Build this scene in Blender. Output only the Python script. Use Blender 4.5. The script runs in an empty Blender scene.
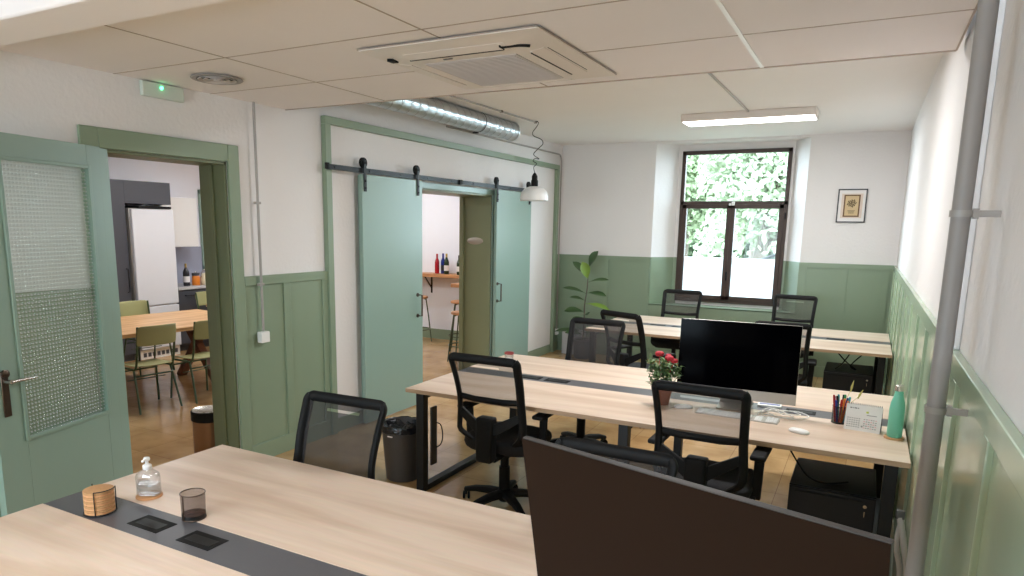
import bpy, bmesh, math, random
from mathutils import Vector, Matrix
random.seed(7)
C = bpy.context.scene.collection
PI = math.pi

# ------------------------------------------------------------------ materials
def lin(c):
    c = c / 255.0
    return c / 12.92 if c <= 0.04045 else ((c + 0.055) / 1.055) ** 2.4

def rgb(r, g, b): return (lin(r), lin(g), lin(b), 1.0)

def new_mat(name):
    m = bpy.data.materials.new(name); m.use_nodes = True
    nt = m.node_tree; nt.nodes.clear()
    out = nt.nodes.new('ShaderNodeOutputMaterial')
    return m, nt, out

def node(nt, t, **kw):
    n = nt.nodes.new(t)
    for k, v in kw.items():
        if hasattr(n, k) and k not in n.inputs: setattr(n, k, v)
    return n

def plain(name, col, rough=0.5, metal=0.0, var=0.06, scale=6.0, bump=0.0, bscale=80.0, stretch=(1, 1, 1), spec=0.5, coat=0.0, sheen=0.0):
    """procedural principled: base colour with a soft noise mottling and an optional fine bump"""
    m, nt, out = new_mat(name)
    p = nt.nodes.new('ShaderNodeBsdfPrincipled')
    tc = nt.nodes.new('ShaderNodeTexCoord'); mp = nt.nodes.new('ShaderNodeMapping')
    mp.inputs['Scale'].default_value = stretch
    nt.links.new(tc.outputs['Object'], mp.inputs['Vector'])
    nz = nt.nodes.new('ShaderNodeTexNoise'); nz.inputs['Scale'].default_value = scale; nz.inputs['Detail'].default_value = 4
    nt.links.new(mp.outputs['Vector'], nz.inputs['Vector'])
    mx = nt.nodes.new('ShaderNodeMix'); mx.data_type = 'RGBA'
    a = tuple(max(0, c * (1 - var)) for c in col[:3]) + (1,); b = tuple(min(1, c * (1 + var)) for c in col[:3]) + (1,)
    mx.inputs[6].default_value = a; mx.inputs[7].default_value = b
    nt.links.new(nz.outputs['Fac'], mx.inputs[0]); nt.links.new(mx.outputs[2], p.inputs['Base Color'])
    p.inputs['Roughness'].default_value = rough; p.inputs['Metallic'].default_value = metal
    p.inputs['Specular IOR Level'].default_value = spec
    p.inputs['Coat Weight'].default_value = coat
    p.inputs['Coat Roughness'].default_value = 0.12
    if bump > 0:
        n2 = nt.nodes.new('ShaderNodeTexNoise'); n2.inputs['Scale'].default_value = bscale; n2.inputs['Detail'].default_value = 3
        nt.links.new(tc.outputs['Object'], n2.inputs['Vector'])
        bp = nt.nodes.new('ShaderNodeBump'); bp.inputs['Strength'].default_value = bump; bp.inputs['Distance'].default_value = 0.01
        nt.links.new(n2.outputs['Fac'], bp.inputs['Height']); nt.links.new(bp.outputs['Normal'], p.inputs['Normal'])
    nt.links.new(p.outputs[0], out.inputs[0])
    return m

def wood(name, c_light, c_dark, rough=0.35, stretch=(0.7, 9, 9), scale=2.2):
    m, nt, out = new_mat(name)
    p = nt.nodes.new('ShaderNodeBsdfPrincipled'); tc = nt.nodes.new('ShaderNodeTexCoord'); mp = nt.nodes.new('ShaderNodeMapping')
    mp.inputs['Scale'].default_value = stretch; nt.links.new(tc.outputs['Object'], mp.inputs['Vector'])
    nz = nt.nodes.new('ShaderNodeTexNoise'); nz.inputs['Scale'].default_value = scale; nz.inputs['Detail'].default_value = 7; nz.inputs['Distortion'].default_value = 0.6
    nt.links.new(mp.outputs['Vector'], nz.inputs['Vector'])
    cr = nt.nodes.new('ShaderNodeValToRGB')
    cr.color_ramp.elements[0].position = 0.34; cr.color_ramp.elements[0].color = c_dark
    cr.color_ramp.elements[1].position = 0.6; cr.color_ramp.elements[1].color = c_light
    nt.links.new(nz.outputs['Fac'], cr.inputs[0])
    n2 = nt.nodes.new('ShaderNodeTexNoise'); n2.inputs['Scale'].default_value = scale * 9; n2.inputs['Detail'].default_value = 4
    nt.links.new(mp.outputs['Vector'], n2.inputs['Vector'])
    mx = nt.nodes.new('ShaderNodeMix'); mx.data_type = 'RGBA'; mx.blend_type = 'MULTIPLY'; mx.inputs[0].default_value = 0.12
    nt.links.new(cr.outputs[0], mx.inputs[6]); nt.links.new(n2.outputs['Color'], mx.inputs[7])
    nt.links.new(mx.outputs[2], p.inputs['Base Color']); p.inputs['Roughness'].default_value = rough
    nt.links.new(p.outputs[0], out.inputs[0])
    return m

def emit(name, col, s):
    m, nt, out = new_mat(name); e = nt.nodes.new('ShaderNodeEmission')
    e.inputs[0].default_value = col; e.inputs[1].default_value = s; nt.links.new(e.outputs[0], out.inputs[0]); return m

def veil(name, col, opacity, rough=0.8):
    """woven mesh or wire gauze too fine to resolve: partly open, partly thread"""
    m, nt, out = new_mat(name)
    p = nt.nodes.new('ShaderNodeBsdfPrincipled'); p.inputs['Base Color'].default_value = col; p.inputs['Roughness'].default_value = rough
    t = nt.nodes.new('ShaderNodeBsdfTransparent'); mx = nt.nodes.new('ShaderNodeMixShader')
    tc = nt.nodes.new('ShaderNodeTexCoord'); nz = nt.nodes.new('ShaderNodeTexNoise'); nz.inputs['Scale'].default_value = 260
    nt.links.new(tc.outputs['Object'], nz.inputs['Vector'])
    mr = nt.nodes.new('ShaderNodeMapRange'); mr.inputs[3].default_value = opacity - 0.08; mr.inputs[4].default_value = opacity + 0.08
    nt.links.new(nz.outputs['Fac'], mr.inputs[0]); nt.links.new(mr.outputs[0], mx.inputs[0])
    nt.links.new(t.outputs[0], mx.inputs[1]); nt.links.new(p.outputs[0], mx.inputs[2]); nt.links.new(mx.outputs[0], out.inputs[0])
    return m

def clear(name, tint=(0.96, 0.98, 0.97, 1), refl=0.08, rough=0.02):
    m, nt, out = new_mat(name)
    t = nt.nodes.new('ShaderNodeBsdfTransparent'); t.inputs[0].default_value = tint
    g = nt.nodes.new('ShaderNodeBsdfGlossy'); g.inputs['Roughness'].default_value = rough
    lw = nt.nodes.new('ShaderNodeLayerWeight'); lw.inputs[0].default_value = 0.3
    mr = nt.nodes.new('ShaderNodeMapRange'); mr.inputs[3].default_value = refl * 0.5; mr.inputs[4].default_value = refl * 5
    nt.links.new(lw.outputs['Facing'], mr.inputs[0])
    mx = nt.nodes.new('ShaderNodeMixShader'); nt.links.new(mr.outputs[0], mx.inputs[0])
    nt.links.new(t.outputs[0], mx.inputs[1]); nt.links.new(g.outputs[0], mx.inputs[2]); nt.links.new(mx.outputs[0], out.inputs[0])
    return m

def patterned_glass():
    """cast glass with a grid of small square studs"""
    m, nt, out = new_mat('patterned_glass')
    tc = nt.nodes.new('ShaderNodeTexCoord'); sx = nt.nodes.new('ShaderNodeSeparateXYZ'); nt.links.new(tc.outputs['Object'], sx.inputs[0])
    def wave(sock, period):
        a = nt.nodes.new('ShaderNodeMath'); a.operation = 'MULTIPLY'; a.inputs[1].default_value = 2 * PI / period; nt.links.new(sock, a.inputs[0])
        b = nt.nodes.new('ShaderNodeMath'); b.operation = 'COSINE'; nt.links.new(a.outputs[0], b.inputs[0])
        c = nt.nodes.new('ShaderNodeMath'); c.operation = 'MULTIPLY_ADD'; c.inputs[1].default_value = 0.5; c.inputs[2].default_value = 0.5
        nt.links.new(b.outputs[0], c.inputs[0]); return c.outputs[0]
    w1 = wave(sx.outputs['X'], 0.0215); w2 = wave(sx.outputs['Z'], 0.0215)
    mul = nt.nodes.new('ShaderNodeMath'); mul.operation = 'MULTIPLY'; nt.links.new(w1, mul.inputs[0]); nt.links.new(w2, mul.inputs[1])
    bp = nt.nodes.new('ShaderNodeBump'); bp.inputs['Strength'].default_value = 0.85; bp.inputs['Distance'].default_value = 0.006
    nt.links.new(mul.outputs[0], bp.inputs['Height'])
    t = nt.nodes.new('ShaderNodeBsdfTransparent'); t.inputs[0].default_value = (0.93, 0.97, 0.95, 1)
    g = nt.nodes.new('ShaderNodeBsdfGlossy'); g.inputs['Roughness'].default_value = 0.16; nt.links.new(bp.outputs[0], g.inputs['Normal'])
    d = nt.nodes.new('ShaderNodeBsdfTranslucent'); d.inputs[0].default_value = (0.85, 0.9, 0.88, 1)
    d2 = nt.nodes.new('ShaderNodeBsdfDiffuse'); d2.inputs[0].default_value = (0.9, 0.93, 0.92, 1); nt.links.new(bp.outputs[0], d2.inputs['Normal'])
    m1 = nt.nodes.new('ShaderNodeMixShader'); m1.inputs[0].default_value = 0.14
    nt.links.new(t.outputs[0], m1.inputs[1]); nt.links.new(g.outputs[0], m1.inputs[2])
    crest = nt.nodes.new('ShaderNodeMapRange'); crest.inputs[1].default_value = 0.62; crest.inputs[2].default_value = 0.92; crest.inputs[3].default_value = 0.02; crest.inputs[4].default_value = 0.75  # stud crests whitened to paint in their highlights
    nt.links.new(mul.outputs[0], crest.inputs[0])
    m2 = nt.nodes.new('ShaderNodeMixShader'); nt.links.new(crest.outputs[0], m2.inputs[0])
    nt.links.new(m1.outputs[0], m2.inputs[1]); nt.links.new(d2.outputs[0], m2.inputs[2])
    m3 = nt.nodes.new('ShaderNodeMixShader'); m3.inputs[0].default_value = 0.05
    nt.links.new(m2.outputs[0], m3.inputs[1]); nt.links.new(d.outputs[0], m3.inputs[2])
    nt.links.new(m3.outputs[0], out.inputs[0])
    return m

def floor_mat():
    m, nt, out = new_mat('floor_tiles')
    p = nt.nodes.new('ShaderNodeBsdfPrincipled'); tc = nt.nodes.new('ShaderNodeTexCoord')
    br = nt.nodes.new('ShaderNodeTexBrick'); br.offset = 0.0
    br.inputs['Scale'].default_value = 1.0; br.inputs['Brick Width'].default_value = 0.42; br.inputs['Row Height'].default_value = 0.42
    br.inputs['Mortar Size'].default_value = 0.0025; br.inputs['Mortar Smooth'].default_value = 0.3
    br.inputs['Color1'].default_value = rgb(208, 172, 124); br.inputs['Color2'].default_value = rgb(196, 158, 110); br.inputs['Mortar'].default_value = rgb(158, 124, 88)
    nt.links.new(tc.outputs['Object'], br.inputs['Vector'])
    nz = nt.nodes.new('ShaderNodeTexNoise'); nz.inputs['Scale'].default_value = 3.2; nz.inputs['Detail'].default_value = 6
    nt.links.new(tc.outputs['Object'], nz.inputs['Vector'])
    cr = nt.nodes.new('ShaderNodeValToRGB'); cr.color_ramp.elements[0].position = .35; cr.color_ramp.elements[0].color = (0.62, 0.56, 0.5, 1)
    cr.color_ramp.elements[1].position = .65; cr.color_ramp.elements[1].color = (1, 1, 1, 1)
    nt.links.new(nz.outputs['Fac'], cr.inputs[0])
    mx = nt.nodes.new('ShaderNodeMix'); mx.data_type = 'RGBA'; mx.blend_type = 'MULTIPLY'; mx.inputs[0].default_value = 0.75
    nt.links.new(br.outputs['Color'], mx.inputs[6]); nt.links.new(cr.outputs[0], mx.inputs[7])
    nt.links.new(mx.outputs[2], p.inputs['Base Color'])
    p.inputs['Roughness'].default_value = 0.17
    b = nt.nodes.new('ShaderNodeBump'); b.inputs['Strength'].default_value = 0.05; b.inputs['Distance'].default_value = 0.01
    n2 = nt.nodes.new('ShaderNodeTexNoise'); n2.inputs['Scale'].default_value = 9; nt.links.new(tc.outputs['Object'], n2.inputs['Vector'])
    nt.links.new(n2.outputs['Fac'], b.inputs['Height']); nt.links.new(b.outputs[0], p.inputs['Normal'])
    nt.links.new(p.outputs[0], out.inputs[0])
    return m

M = {}
M['white'] = plain('white_plaster', rgb(228, 224, 223), 0.75, var=0.02, scale=1.5, bump=0.25, bscale=35)
M['ceil'] = plain('ceiling_tile', rgb(236, 230, 229), 0.8, var=0.02, scale=3, bump=0.1, bscale=200)
M['ceil_high'] = plain('ceiling_plaster', rgb(240, 238, 238), 0.8, var=0.02, scale=2)
M['gridbar'] = plain('ceiling_grid', rgb(168, 152, 138), 0.5)
M['gridlit'] = plain('ceiling_grid_lit', rgb(245, 243, 240), 0.3)
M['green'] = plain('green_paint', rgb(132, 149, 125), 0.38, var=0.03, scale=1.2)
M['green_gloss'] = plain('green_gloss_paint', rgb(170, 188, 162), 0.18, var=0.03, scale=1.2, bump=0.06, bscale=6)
M['green_cool_lit'] = plain('green_paint_cool_lit', rgb(139, 164, 152), 0.33, var=0.02, scale=1.0)  # same green paint, with the cool light put into its colour
M['olive'] = plain('olive_paint', rgb(128, 134, 104), 0.4, var=0.03)
M['olive_shaded'] = plain('olive_shaded_paint', rgb(104, 112, 82), 0.45, var=0.03)  # olive darkened for the shade on the hinged door lining
M['floor'] = floor_mat()
M['oak'] = wood('oak_laminate', rgb(226, 205, 186), rgb(204, 177, 154), 0.38, (0.5, 4.5, 4.5), 1.6)
M['oak_edge'] = wood('oak_edge', rgb(190, 160, 130), rgb(166, 134, 104), 0.45)
M['anthracite'] = plain('anthracite_laminate', rgb(84, 84, 88), 0.4, var=0.05, bump=0.05, bscale=200)
M['black'] = plain('black_plastic', rgb(15, 15, 16), 0.62, var=0.1, spec=0.25)
M['black_steel'] = plain('black_steel', rgb(18, 18, 19), 0.45, var=0.05, spec=0.35)
M['black_fabric'] = plain('black_fabric', rgb(24, 24, 26), 0.9, var=0.2, scale=90, bump=0.4, bscale=400)
M['mesh'] = veil('chair_mesh', rgb(62, 57, 56), 0.50)
M['mesh_dense'] = veil('chair_mesh_dense', rgb(44, 42, 43), 0.80)
M['wire_gauze'] = veil('wire_gauze', rgb(48, 40, 38), 0.5, 0.5)
M['screen'] = plain('dark_screen', rgb(30, 18, 11), 0.5, var=0.02, spec=0.10)
M['screen_gloss'] = plain('glossy_black_screen', rgb(2, 2, 4), 0.1, var=0.02, spec=0.02)
M['alu'] = plain('aluminium', rgb(196, 190, 184), 0.35, metal=0.6, var=0.02)
M['alu_dark'] = plain('dark_aluminium', rgb(84, 82, 82), 0.45, metal=0.5, var=0.02)
M['galv'] = plain('galvanised_steel', rgb(206, 210, 214), 0.3, metal=0.9, var=0.06, scale=10, bump=0.05, bscale=20)
M['white_plastic'] = plain('white_plastic', rgb(236, 235, 233), 0.35, var=0.01)
M['pipe'] = plain('grey_painted_pipe', rgb(148, 143, 140), 0.55, var=0.04)
M['conduit'] = plain('conduit_grey', rgb(160, 154, 149), 0.4, var=0.03)
M['brown_frame'] = plain('brown_window_frame', rgb(62, 43, 33), 0.5, var=0.08)
M['glass'] = clear('window_glass', refl=0.015)
M['pattern_glass'] = patterned_glass()
M['bottle_clear'] = clear('clear_plastic', (0.94, 0.95, 0.96, 1), 0.12, 0.05)
M['gel'] = clear('clear_gel', (0.9, 0.93, 0.95, 1), 0.1, 0.1)
M['ac_white'] = plain('ac_white', rgb(224, 215, 207), 0.4, var=0.01)
M['ac_grille'] = plain('ac_grille_grey', rgb(190, 182, 178), 0.6, var=0.05, scale=60, stretch=(1, 14, 1))
M['led'] = emit('led_diffuser', (1, 0.98, 0.95, 1), 9.0)
M['led_soft'] = emit('led_soft', (1, 0.96, 0.91, 1), 1.0)
M['green_led'] = emit('green_led', (0.05, 1, 0.35, 1), 14.0)
M['sign'] = plain('sign_white', rgb(196, 205, 194), 0.4, var=0.02)
M['dark_brass'] = plain('aged_steel', rgb(88, 74, 64), 0.3, metal=0.8, var=0.2)
M['steel'] = plain('steel', rgb(190, 186, 180), 0.25, metal=0.9, var=0.05)
M['cork'] = plain('cork', rgb(186, 142, 98), 0.85, var=0.25, scale=120)
M['bin'] = plain('bin_dark', rgb(62, 56, 52), 0.5, var=0.05)
M['bag'] = plain('black_bag', rgb(20, 21, 26), 0.22, var=0.3, scale=30, bump=0.8, bscale=40)
M['mint'] = plain('mint_metal', rgb(112, 190, 164), 0.35, var=0.02)
M['paper'] = plain('paper', rgb(232, 228, 226), 0.7, var=0.01)
M['ink'] = plain('ink_grey', rgb(128, 124, 124), 0.8)
M['pink_ink'] = plain('ink_pink', rgb(226, 150, 150), 0.8)
M['yellow_ink'] = plain('ink_yellow', rgb(206, 214, 90), 0.8)
M['leaf'] = plain('leaf_green', rgb(58, 84, 44), 0.4, var=0.3, scale=10)
M['leaf_light'] = plain('leaf_bright', rgb(112, 140, 52), 0.4, var=0.2, scale=10)
M['rose_leaf'] = plain('rose_leaf', rgb(96, 122, 74), 0.5, var=0.4, scale=30)
M['rose'] = plain('rose_red', rgb(176, 30, 44), 0.6, var=0.25, scale=60)
M['terracotta'] = plain('terracotta', rgb(138, 84, 62), 0.7, var=0.1)
M['bark'] = plain('bark', rgb(92, 82, 72), 0.9, var=0.3, scale=8, bump=0.5, bscale=12)
M['tree_leaf'] = plain('tree_leaf', rgb(112, 128, 86), 0.6, var=0.45, scale=1.2)
M['tree_leaf_two'] = plain('tree_leaf_pale', rgb(136, 150, 114), 0.6, var=0.4, scale=1.2)
M['ground'] = plain('ground_outside', rgb(96, 98, 88), 0.9, var=0.2, scale=1)
M['film'] = None
M['school_green'] = plain('school_green', rgb(156, 155, 106), 0.4, var=0.05)
M['school_tube'] = plain('school_tube', rgb(66, 86, 56), 0.35, var=0.05)
M['kwood'] = wood('table_wood', rgb(222, 178, 128), rgb(188, 138, 88), 0.4, (9, 0.7, 9))
M['kwood_dark'] = wood('table_leg_wood', rgb(120, 76, 52), rgb(92, 56, 38), 0.5, (6, 6, 0.7))
M['charcoal'] = plain('charcoal_front', rgb(72, 73, 80), 0.45, var=0.03)
M['fridge'] = plain('fridge_white', rgb(218, 219, 224), 0.35, var=0.01)
M['counter'] = plain('counter_grey', rgb(188, 186, 186), 0.4, var=0.05)
M['splash'] = plain('splashback', rgb(160, 164, 182), 0.5, var=0.03)
M['kwhite'] = plain('kitchen_white', rgb(242, 243, 250), 0.7, var=0.01)
M['shelf_wood'] = wood('shelf_wood', rgb(214, 160, 112), rgb(186, 128, 84), 0.45)
M['green_tube'] = plain('stool_frame', rgb(72, 84, 62), 0.35, metal=0.3)
M['bottle_red'] = plain('bottle_red', rgb(170, 20, 36), 0.2)
M['bottle_blue'] = plain('bottle_blue', rgb(30, 48, 130), 0.2)
M['bottle_green'] = plain('bottle_green', rgb(44, 60, 34), 0.15)
M['gold'] = plain('gold_foil', rgb(186, 156, 84), 0.3, metal=0.7)
M['orange'] = plain('orange_jar', rgb(222, 128, 40), 0.3)
M['cream'] = plain('cream_ceramic', rgb(226, 220, 190), 0.4)
M['art_brown'] = plain('art_brown', rgb(110, 82, 54), 0.7, var=0.2, scale=60)
M['art_tan'] = plain('art_tan', rgb(206, 180, 138), 0.7, var=0.06, scale=30)
M['art_dark'] = plain('art_dark', rgb(80, 64, 42), 0.7)
M['frame_grey'] = plain('picture_frame_grey', rgb(66, 64, 68), 0.4)
M['wheat'] = plain('wheat', rgb(190, 178, 104), 0.8)
for nm, c in dict(pen_blue=(28, 58, 150), pen_black=(26, 26, 32), pen_red=(176, 40, 40), pen_green=(60, 160, 90), pen_pink=(206, 60, 120), pen_orange=(226, 120, 50), pen_teal=(70, 180, 190)).items():
    M[nm] = plain(nm, rgb(*c), 0.35, var=0.02)
M['glass_red'] = plain('red_rim', rgb(150, 60, 60), 0.3)
M['plaque'] = plain('plaque', rgb(176, 168, 158), 0.35, metal=0.3)

def leaf_mat(name, c1, c2):
    m, nt, out = new_mat(name); tc = nt.nodes.new('ShaderNodeTexCoord'); nz = nt.nodes.new('ShaderNodeTexNoise'); nz.inputs['Scale'].default_value = 1.3
    nt.links.new(tc.outputs['Object'], nz.inputs['Vector']); mx = nt.nodes.new('ShaderNodeMix'); mx.data_type = 'RGBA'; mx.inputs[6].default_value = c1; mx.inputs[7].default_value = c2
    nt.links.new(nz.outputs['Fac'], mx.inputs[0]); d = nt.nodes.new('ShaderNodeBsdfDiffuse'); t = nt.nodes.new('ShaderNodeBsdfTranslucent')
    nt.links.new(mx.outputs[2], d.inputs[0]); nt.links.new(mx.outputs[2], t.inputs[0]); ms = nt.nodes.new('ShaderNodeMixShader'); ms.inputs[0].default_value = 0.45
    nt.links.new(d.outputs[0], ms.inputs[1]); nt.links.new(t.outputs[0], ms.inputs[2]); nt.links.new(ms.outputs[0], out.inputs[0]); return m
M['tree_leaf'] = leaf_mat('tree_leaf', rgb(132, 144, 112), rgb(160, 170, 140)); M['tree_leaf_two'] = leaf_mat('tree_leaf_pale', rgb(148, 158, 132), rgb(176, 184, 160))
def film_mat():
    m, nt, out = new_mat('privacy_film')
    t = nt.nodes.new('ShaderNodeBsdfTranslucent'); t.inputs[0].default_value = (0.95, 0.96, 0.98, 1)
    d = nt.nodes.new('ShaderNodeBsdfDiffuse'); d.inputs[0].default_value = (0.85, 0.86, 0.88, 1)
    mx = nt.nodes.new('ShaderNodeMixShader'); mx.inputs[0].default_value = 0.2
    nt.links.new(t.outputs[0], mx.inputs[1]); nt.links.new(d.outputs[0], mx.inputs[2]); nt.links.new(mx.outputs[0], out.inputs[0]); return m
M['film'] = film_mat()

# ------------------------------------------------------------------ mesh builder
class B:
    def __init__(s): s.bm = bmesh.new()
    def box(s, x0, y0, z0, x1, y1, z1, T=None):
        vs = [s.bm.verts.new(T @ Vector(p) if T else p) for p in ((x0, y0, z0), (x1, y0, z0), (x1, y1, z0), (x0, y1, z0), (x0, y0, z1), (x1, y0, z1), (x1, y1, z1), (x0, y1, z1))]
        for f in ((0, 3, 2, 1), (4, 5, 6, 7), (0, 1, 5, 4), (1, 2, 6, 5), (2, 3, 7, 6), (3, 0, 4, 7)): s.bm.faces.new([vs[i] for i in f])
        return s
    def cbox(s, c, size, T=None):
        x, y, z = c; a, b, d = (q / 2 for q in size)
        return s.box(x - a, y - b, z - d, x + a, y + b, z + d, T)
    def hexa(s, p8):
        vs = [s.bm.verts.new(p) for p in p8]
        for f in ((0, 3, 2, 1), (4, 5, 6, 7), (0, 1, 5, 4), (1, 2, 6, 5), (2, 3, 7, 6), (3, 0, 4, 7)): s.bm.faces.new([vs[i] for i in f])
        return s
    def bar(s, p0, p1, w0, h0, w1=None, h1=None, up=(0, 0, 1)):
        """tapered rectangular bar"""
        p0 = Vector(p0); p1 = Vector(p1); w1 = w1 or w0; h1 = h1 or h0
        d = (p1 - p0).normalized(); u = Vector(up)
        if abs(d.dot(u)) > 0.98: u = Vector((0, 1, 0))
        r = d.cross(u).normalized(); u = r.cross(d)
        P = []
        for p, w, h in ((p0, w0, h0), (p1, w1, h1)):
            P += [p - r * w / 2 - u * h / 2, p + r * w / 2 - u * h / 2, p + r * w / 2 + u * h / 2, p - r * w / 2 + u * h / 2]
        return s.hexa(P)
    def tube(s, pts, r, n=10, rr=None, sx=1.0, closed=False, cap=True):
        """swept tube; rr = list of radii; sx squashes the section along its second axis"""
        pts = [Vector(p) for p in pts]; L = len(pts)
        rr = rr or [r] * L
        T = []
        for i in range(L):
            a = pts[i - 1] if (i > 0 or closed) else pts[i]; b = pts[(i + 1) % L] if (i < L - 1 or closed) else pts[i]
            T.append((b - a).normalized())
        ref = Vector((0, 0, 1)) if abs(T[0].z) < 0.9 else Vector((0, 1, 0))
        N = T[0].cross(ref).normalized(); rings = []
        for i in range(L):
            if i: N = (N - T[i] * N.dot(T[i])).normalized()
            Bn = T[i].cross(N)
            rings.append([s.bm.verts.new(pts[i] + (N * math.cos(2 * PI * k / n) + Bn * math.sin(2 * PI * k / n) * sx) * rr[i]) for k in range(n)])
        for i in range(L if closed else L - 1):
            A, D = rings[i], rings[(i + 1) % L]
            for k in range(n): s.bm.faces.new((A[k], A[(k + 1) % n], D[(k + 1) % n], D[k]))
        if cap and not closed:
            s.bm.faces.new(rings[0][::-1]); s.bm.faces.new(rings[-1])
        return s
    def cyl(s, p0, p1, r, r1=None, n=20): return s.tube([p0, p1], r, n, rr=[r, r if r1 is None else r1])
    def lathe(s, prof, c=(0, 0, 0), n=28, capb=True, capt=True, T=None):
        rings = []
        for r, z in prof:
            ring = []
            for k in range(n):
                p = Vector((c[0] + r * math.cos(2 * PI * k / n), c[1] + r * math.sin(2 * PI * k / n), c[2] + z))
                ring.append(s.bm.verts.new(T @ p if T else p))
            rings.append(ring)
        for A, D in zip(rings, rings[1:]):
            for k in range(n): s.bm.faces.new((A[k], A[(k + 1) % n], D[(k + 1) % n], D[k]))
        if capb: s.bm.faces.new(rings[0][::-1])
        if capt: s.bm.faces.new(rings[-1])
        return s
    def prism(s, poly, axis, a0, a1):
        """extrude a 2-D outline along an axis"""
        def P(q, a):
            return {'x': (a, q[0], q[1]), 'y': (q[0], a, q[1]), 'z': (q[0], q[1], a)}[axis]
        A = [s.bm.verts.new(P(q, a0)) for q in poly]; D = [s.bm.verts.new(P(q, a1)) for q in poly]
        n = len(poly); s.bm.faces.new(A[::-1]); s.bm.faces.new(D)
        for k in range(n): s.bm.faces.new((A[k], A[(k + 1) % n], D[(k + 1) % n], D[k]))
        return s
    def quad(s, a, b, c, d): s.bm.faces.new([s.bm.verts.new(p) for p in (a, b, c, d)]); return s
    def ball(s, c, r, n=12, sz=1.0, sx=1.0, sy=1.0):
        m = Matrix.Translation(c) @ Matrix.Diagonal((sx, sy, sz, 1))
        bmesh.ops.create_uvsphere(s.bm, u_segments=n, v_segments=max(6, n // 2 + 2), radius=r, matrix=m); return s
    def build(s, name, m, parent=None, bevel=0.0, seg=2, T=None, flat=False, sub=0, solid=0.0):
        bm = s.bm
        if T is not None: bmesh.ops.transform(bm, matrix=T, verts=bm.verts[:])
        bmesh.ops.recalc_face_normals(bm, faces=bm.faces[:])
        if not flat:
            for f in bm.faces: f.smooth = True
            for e in bm.edges:
                if len(e.link_faces) == 2 and e.calc_face_angle(0) > math.radians(38): e.smooth = False
        me = bpy.data.meshes.new(name); bm.to_mesh(me); bm.free()
        me.materials.append(M[m] if isinstance(m, str) else m)
        o = bpy.data.objects.new(name, me); C.objects.link(o)
        if parent is not None: o.parent = parent
        if solid:
            md = o.modifiers.new('thickness', 'SOLIDIFY'); md.thickness = solid; md.offset = 0
        if bevel:
            md = o.modifiers.new('bevel', 'BEVEL'); md.width = bevel; md.segments = seg; md.limit_method = 'ANGLE'; md.angle_limit = math.radians(40)
        if sub:
            md = o.modifiers.new('sub', 'SUBSURF'); md.levels = sub; md.render_levels = sub
        return o

def thing(name, label, cat, loc=(0, 0, 0), rz=0.0, group=None):
    o = bpy.data.objects.new(name, None); C.objects.link(o); o.empty_display_size = 0.1
    o.location = loc; o.rotation_euler = (0, 0, rz)
    o['label'] = label; o['category'] = cat
    if group: o['group'] = group
    return o

def tag(o, label, cat, group=None, kind=None):
    o['label'] = label; o['category'] = cat
    if group: o['group'] = group
    if kind: o['kind'] = kind
    return o

def struct(o, label=None):
    o['kind'] = 'structure'
    if label: o['label'] = label
    return o

def copy_tree(o, parent=None):
    c = o.copy(); C.objects.link(c); c.parent = parent
    for ch in list(o.children): copy_tree(ch, c)
    return c

def arc(c, r, a0, a1, n, plane='xz'):
    out = []
    for i in range(n + 1):
        a = a0 + (a1 - a0) * i / n; u, v = r * math.cos(a), r * math.sin(a)
        out.append({'xz': (c[0] + u, c[1], c[2] + v), 'xy': (c[0] + u, c[1] + v, c[2]), 'yz': (c[0], c[1] + u, c[2] + v)}[plane])
    return out

def smooth_path(pts, k=6):
    pts = [Vector(p) for p in pts]; out = []
    for i in range(len(pts) - 1):
        p0 = pts[max(i - 1, 0)]; p1 = pts[i]; p2 = pts[i + 1]; p3 = pts[min(i + 2, len(pts) - 1)]
        for j in range(k):
            t = j / k
            out.append(0.5 * ((2 * p1) + (p2 - p0) * t + (2 * p0 - 5 * p1 + 4 * p2 - p3) * t * t + (-p0 + 3 * p1 - 3 * p2 + p3) * t ** 3))
    out.append(pts[-1]); return out

# ------------------------------------------------------------------ room dimensions (metres)
XL, XR, YB, YF = -4.05, 0.305, 9.575, -3.2      # left, right, far wall, wall behind the viewer
ZD, ZH, YD = 2.696, 3.0, 4.106                   # tiled ceiling, plaster ceiling, where the tiled one ends
W = 1.443                                        # top of the wainscot
YS = 4.3                                         # the left wall gets thicker from here on
XT1, XT2 = -4.29, -4.46
KX, KY0, KY1, KZ = -9.1, 1.2, 9.45, 2.95         # neighbouring kitchen

struct(B().box(-9.6, YF - .2, -0.1, 0.6, 10.1, 0).build('floor', 'floor'), 'glossy amber tiled floor running through both rooms')

# left wall with its two openings
D1 = (2.58, 3.515, 2.255)    # hinged-door opening y0, y1, top
D2 = (5.02, 7.45, 2.205)     # sliding-door opening
wl = B()
wl.box(XT1, YF, 0, XL, D1[0], 3.0); wl.box(XT1, D1[0], D1[2], XL, D1[1], 3.0); wl.box(XT1, D1[1], 0, XL, YS, 3.0)
wl.box(XT2, YS, 0, XL, D2[0], 3.0); wl.box(XT2, D2[0], D2[2], XL, D2[1], 3.0); wl.box(XT2, D2[1], 0, XL, YB, 3.0)
struct(wl.build('wall_left', 'white'))
# right wall
struct(B().box(XR, YF, 0, XR + .2, YB + .4, 3.05).build('wall_right', 'white'))
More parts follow.
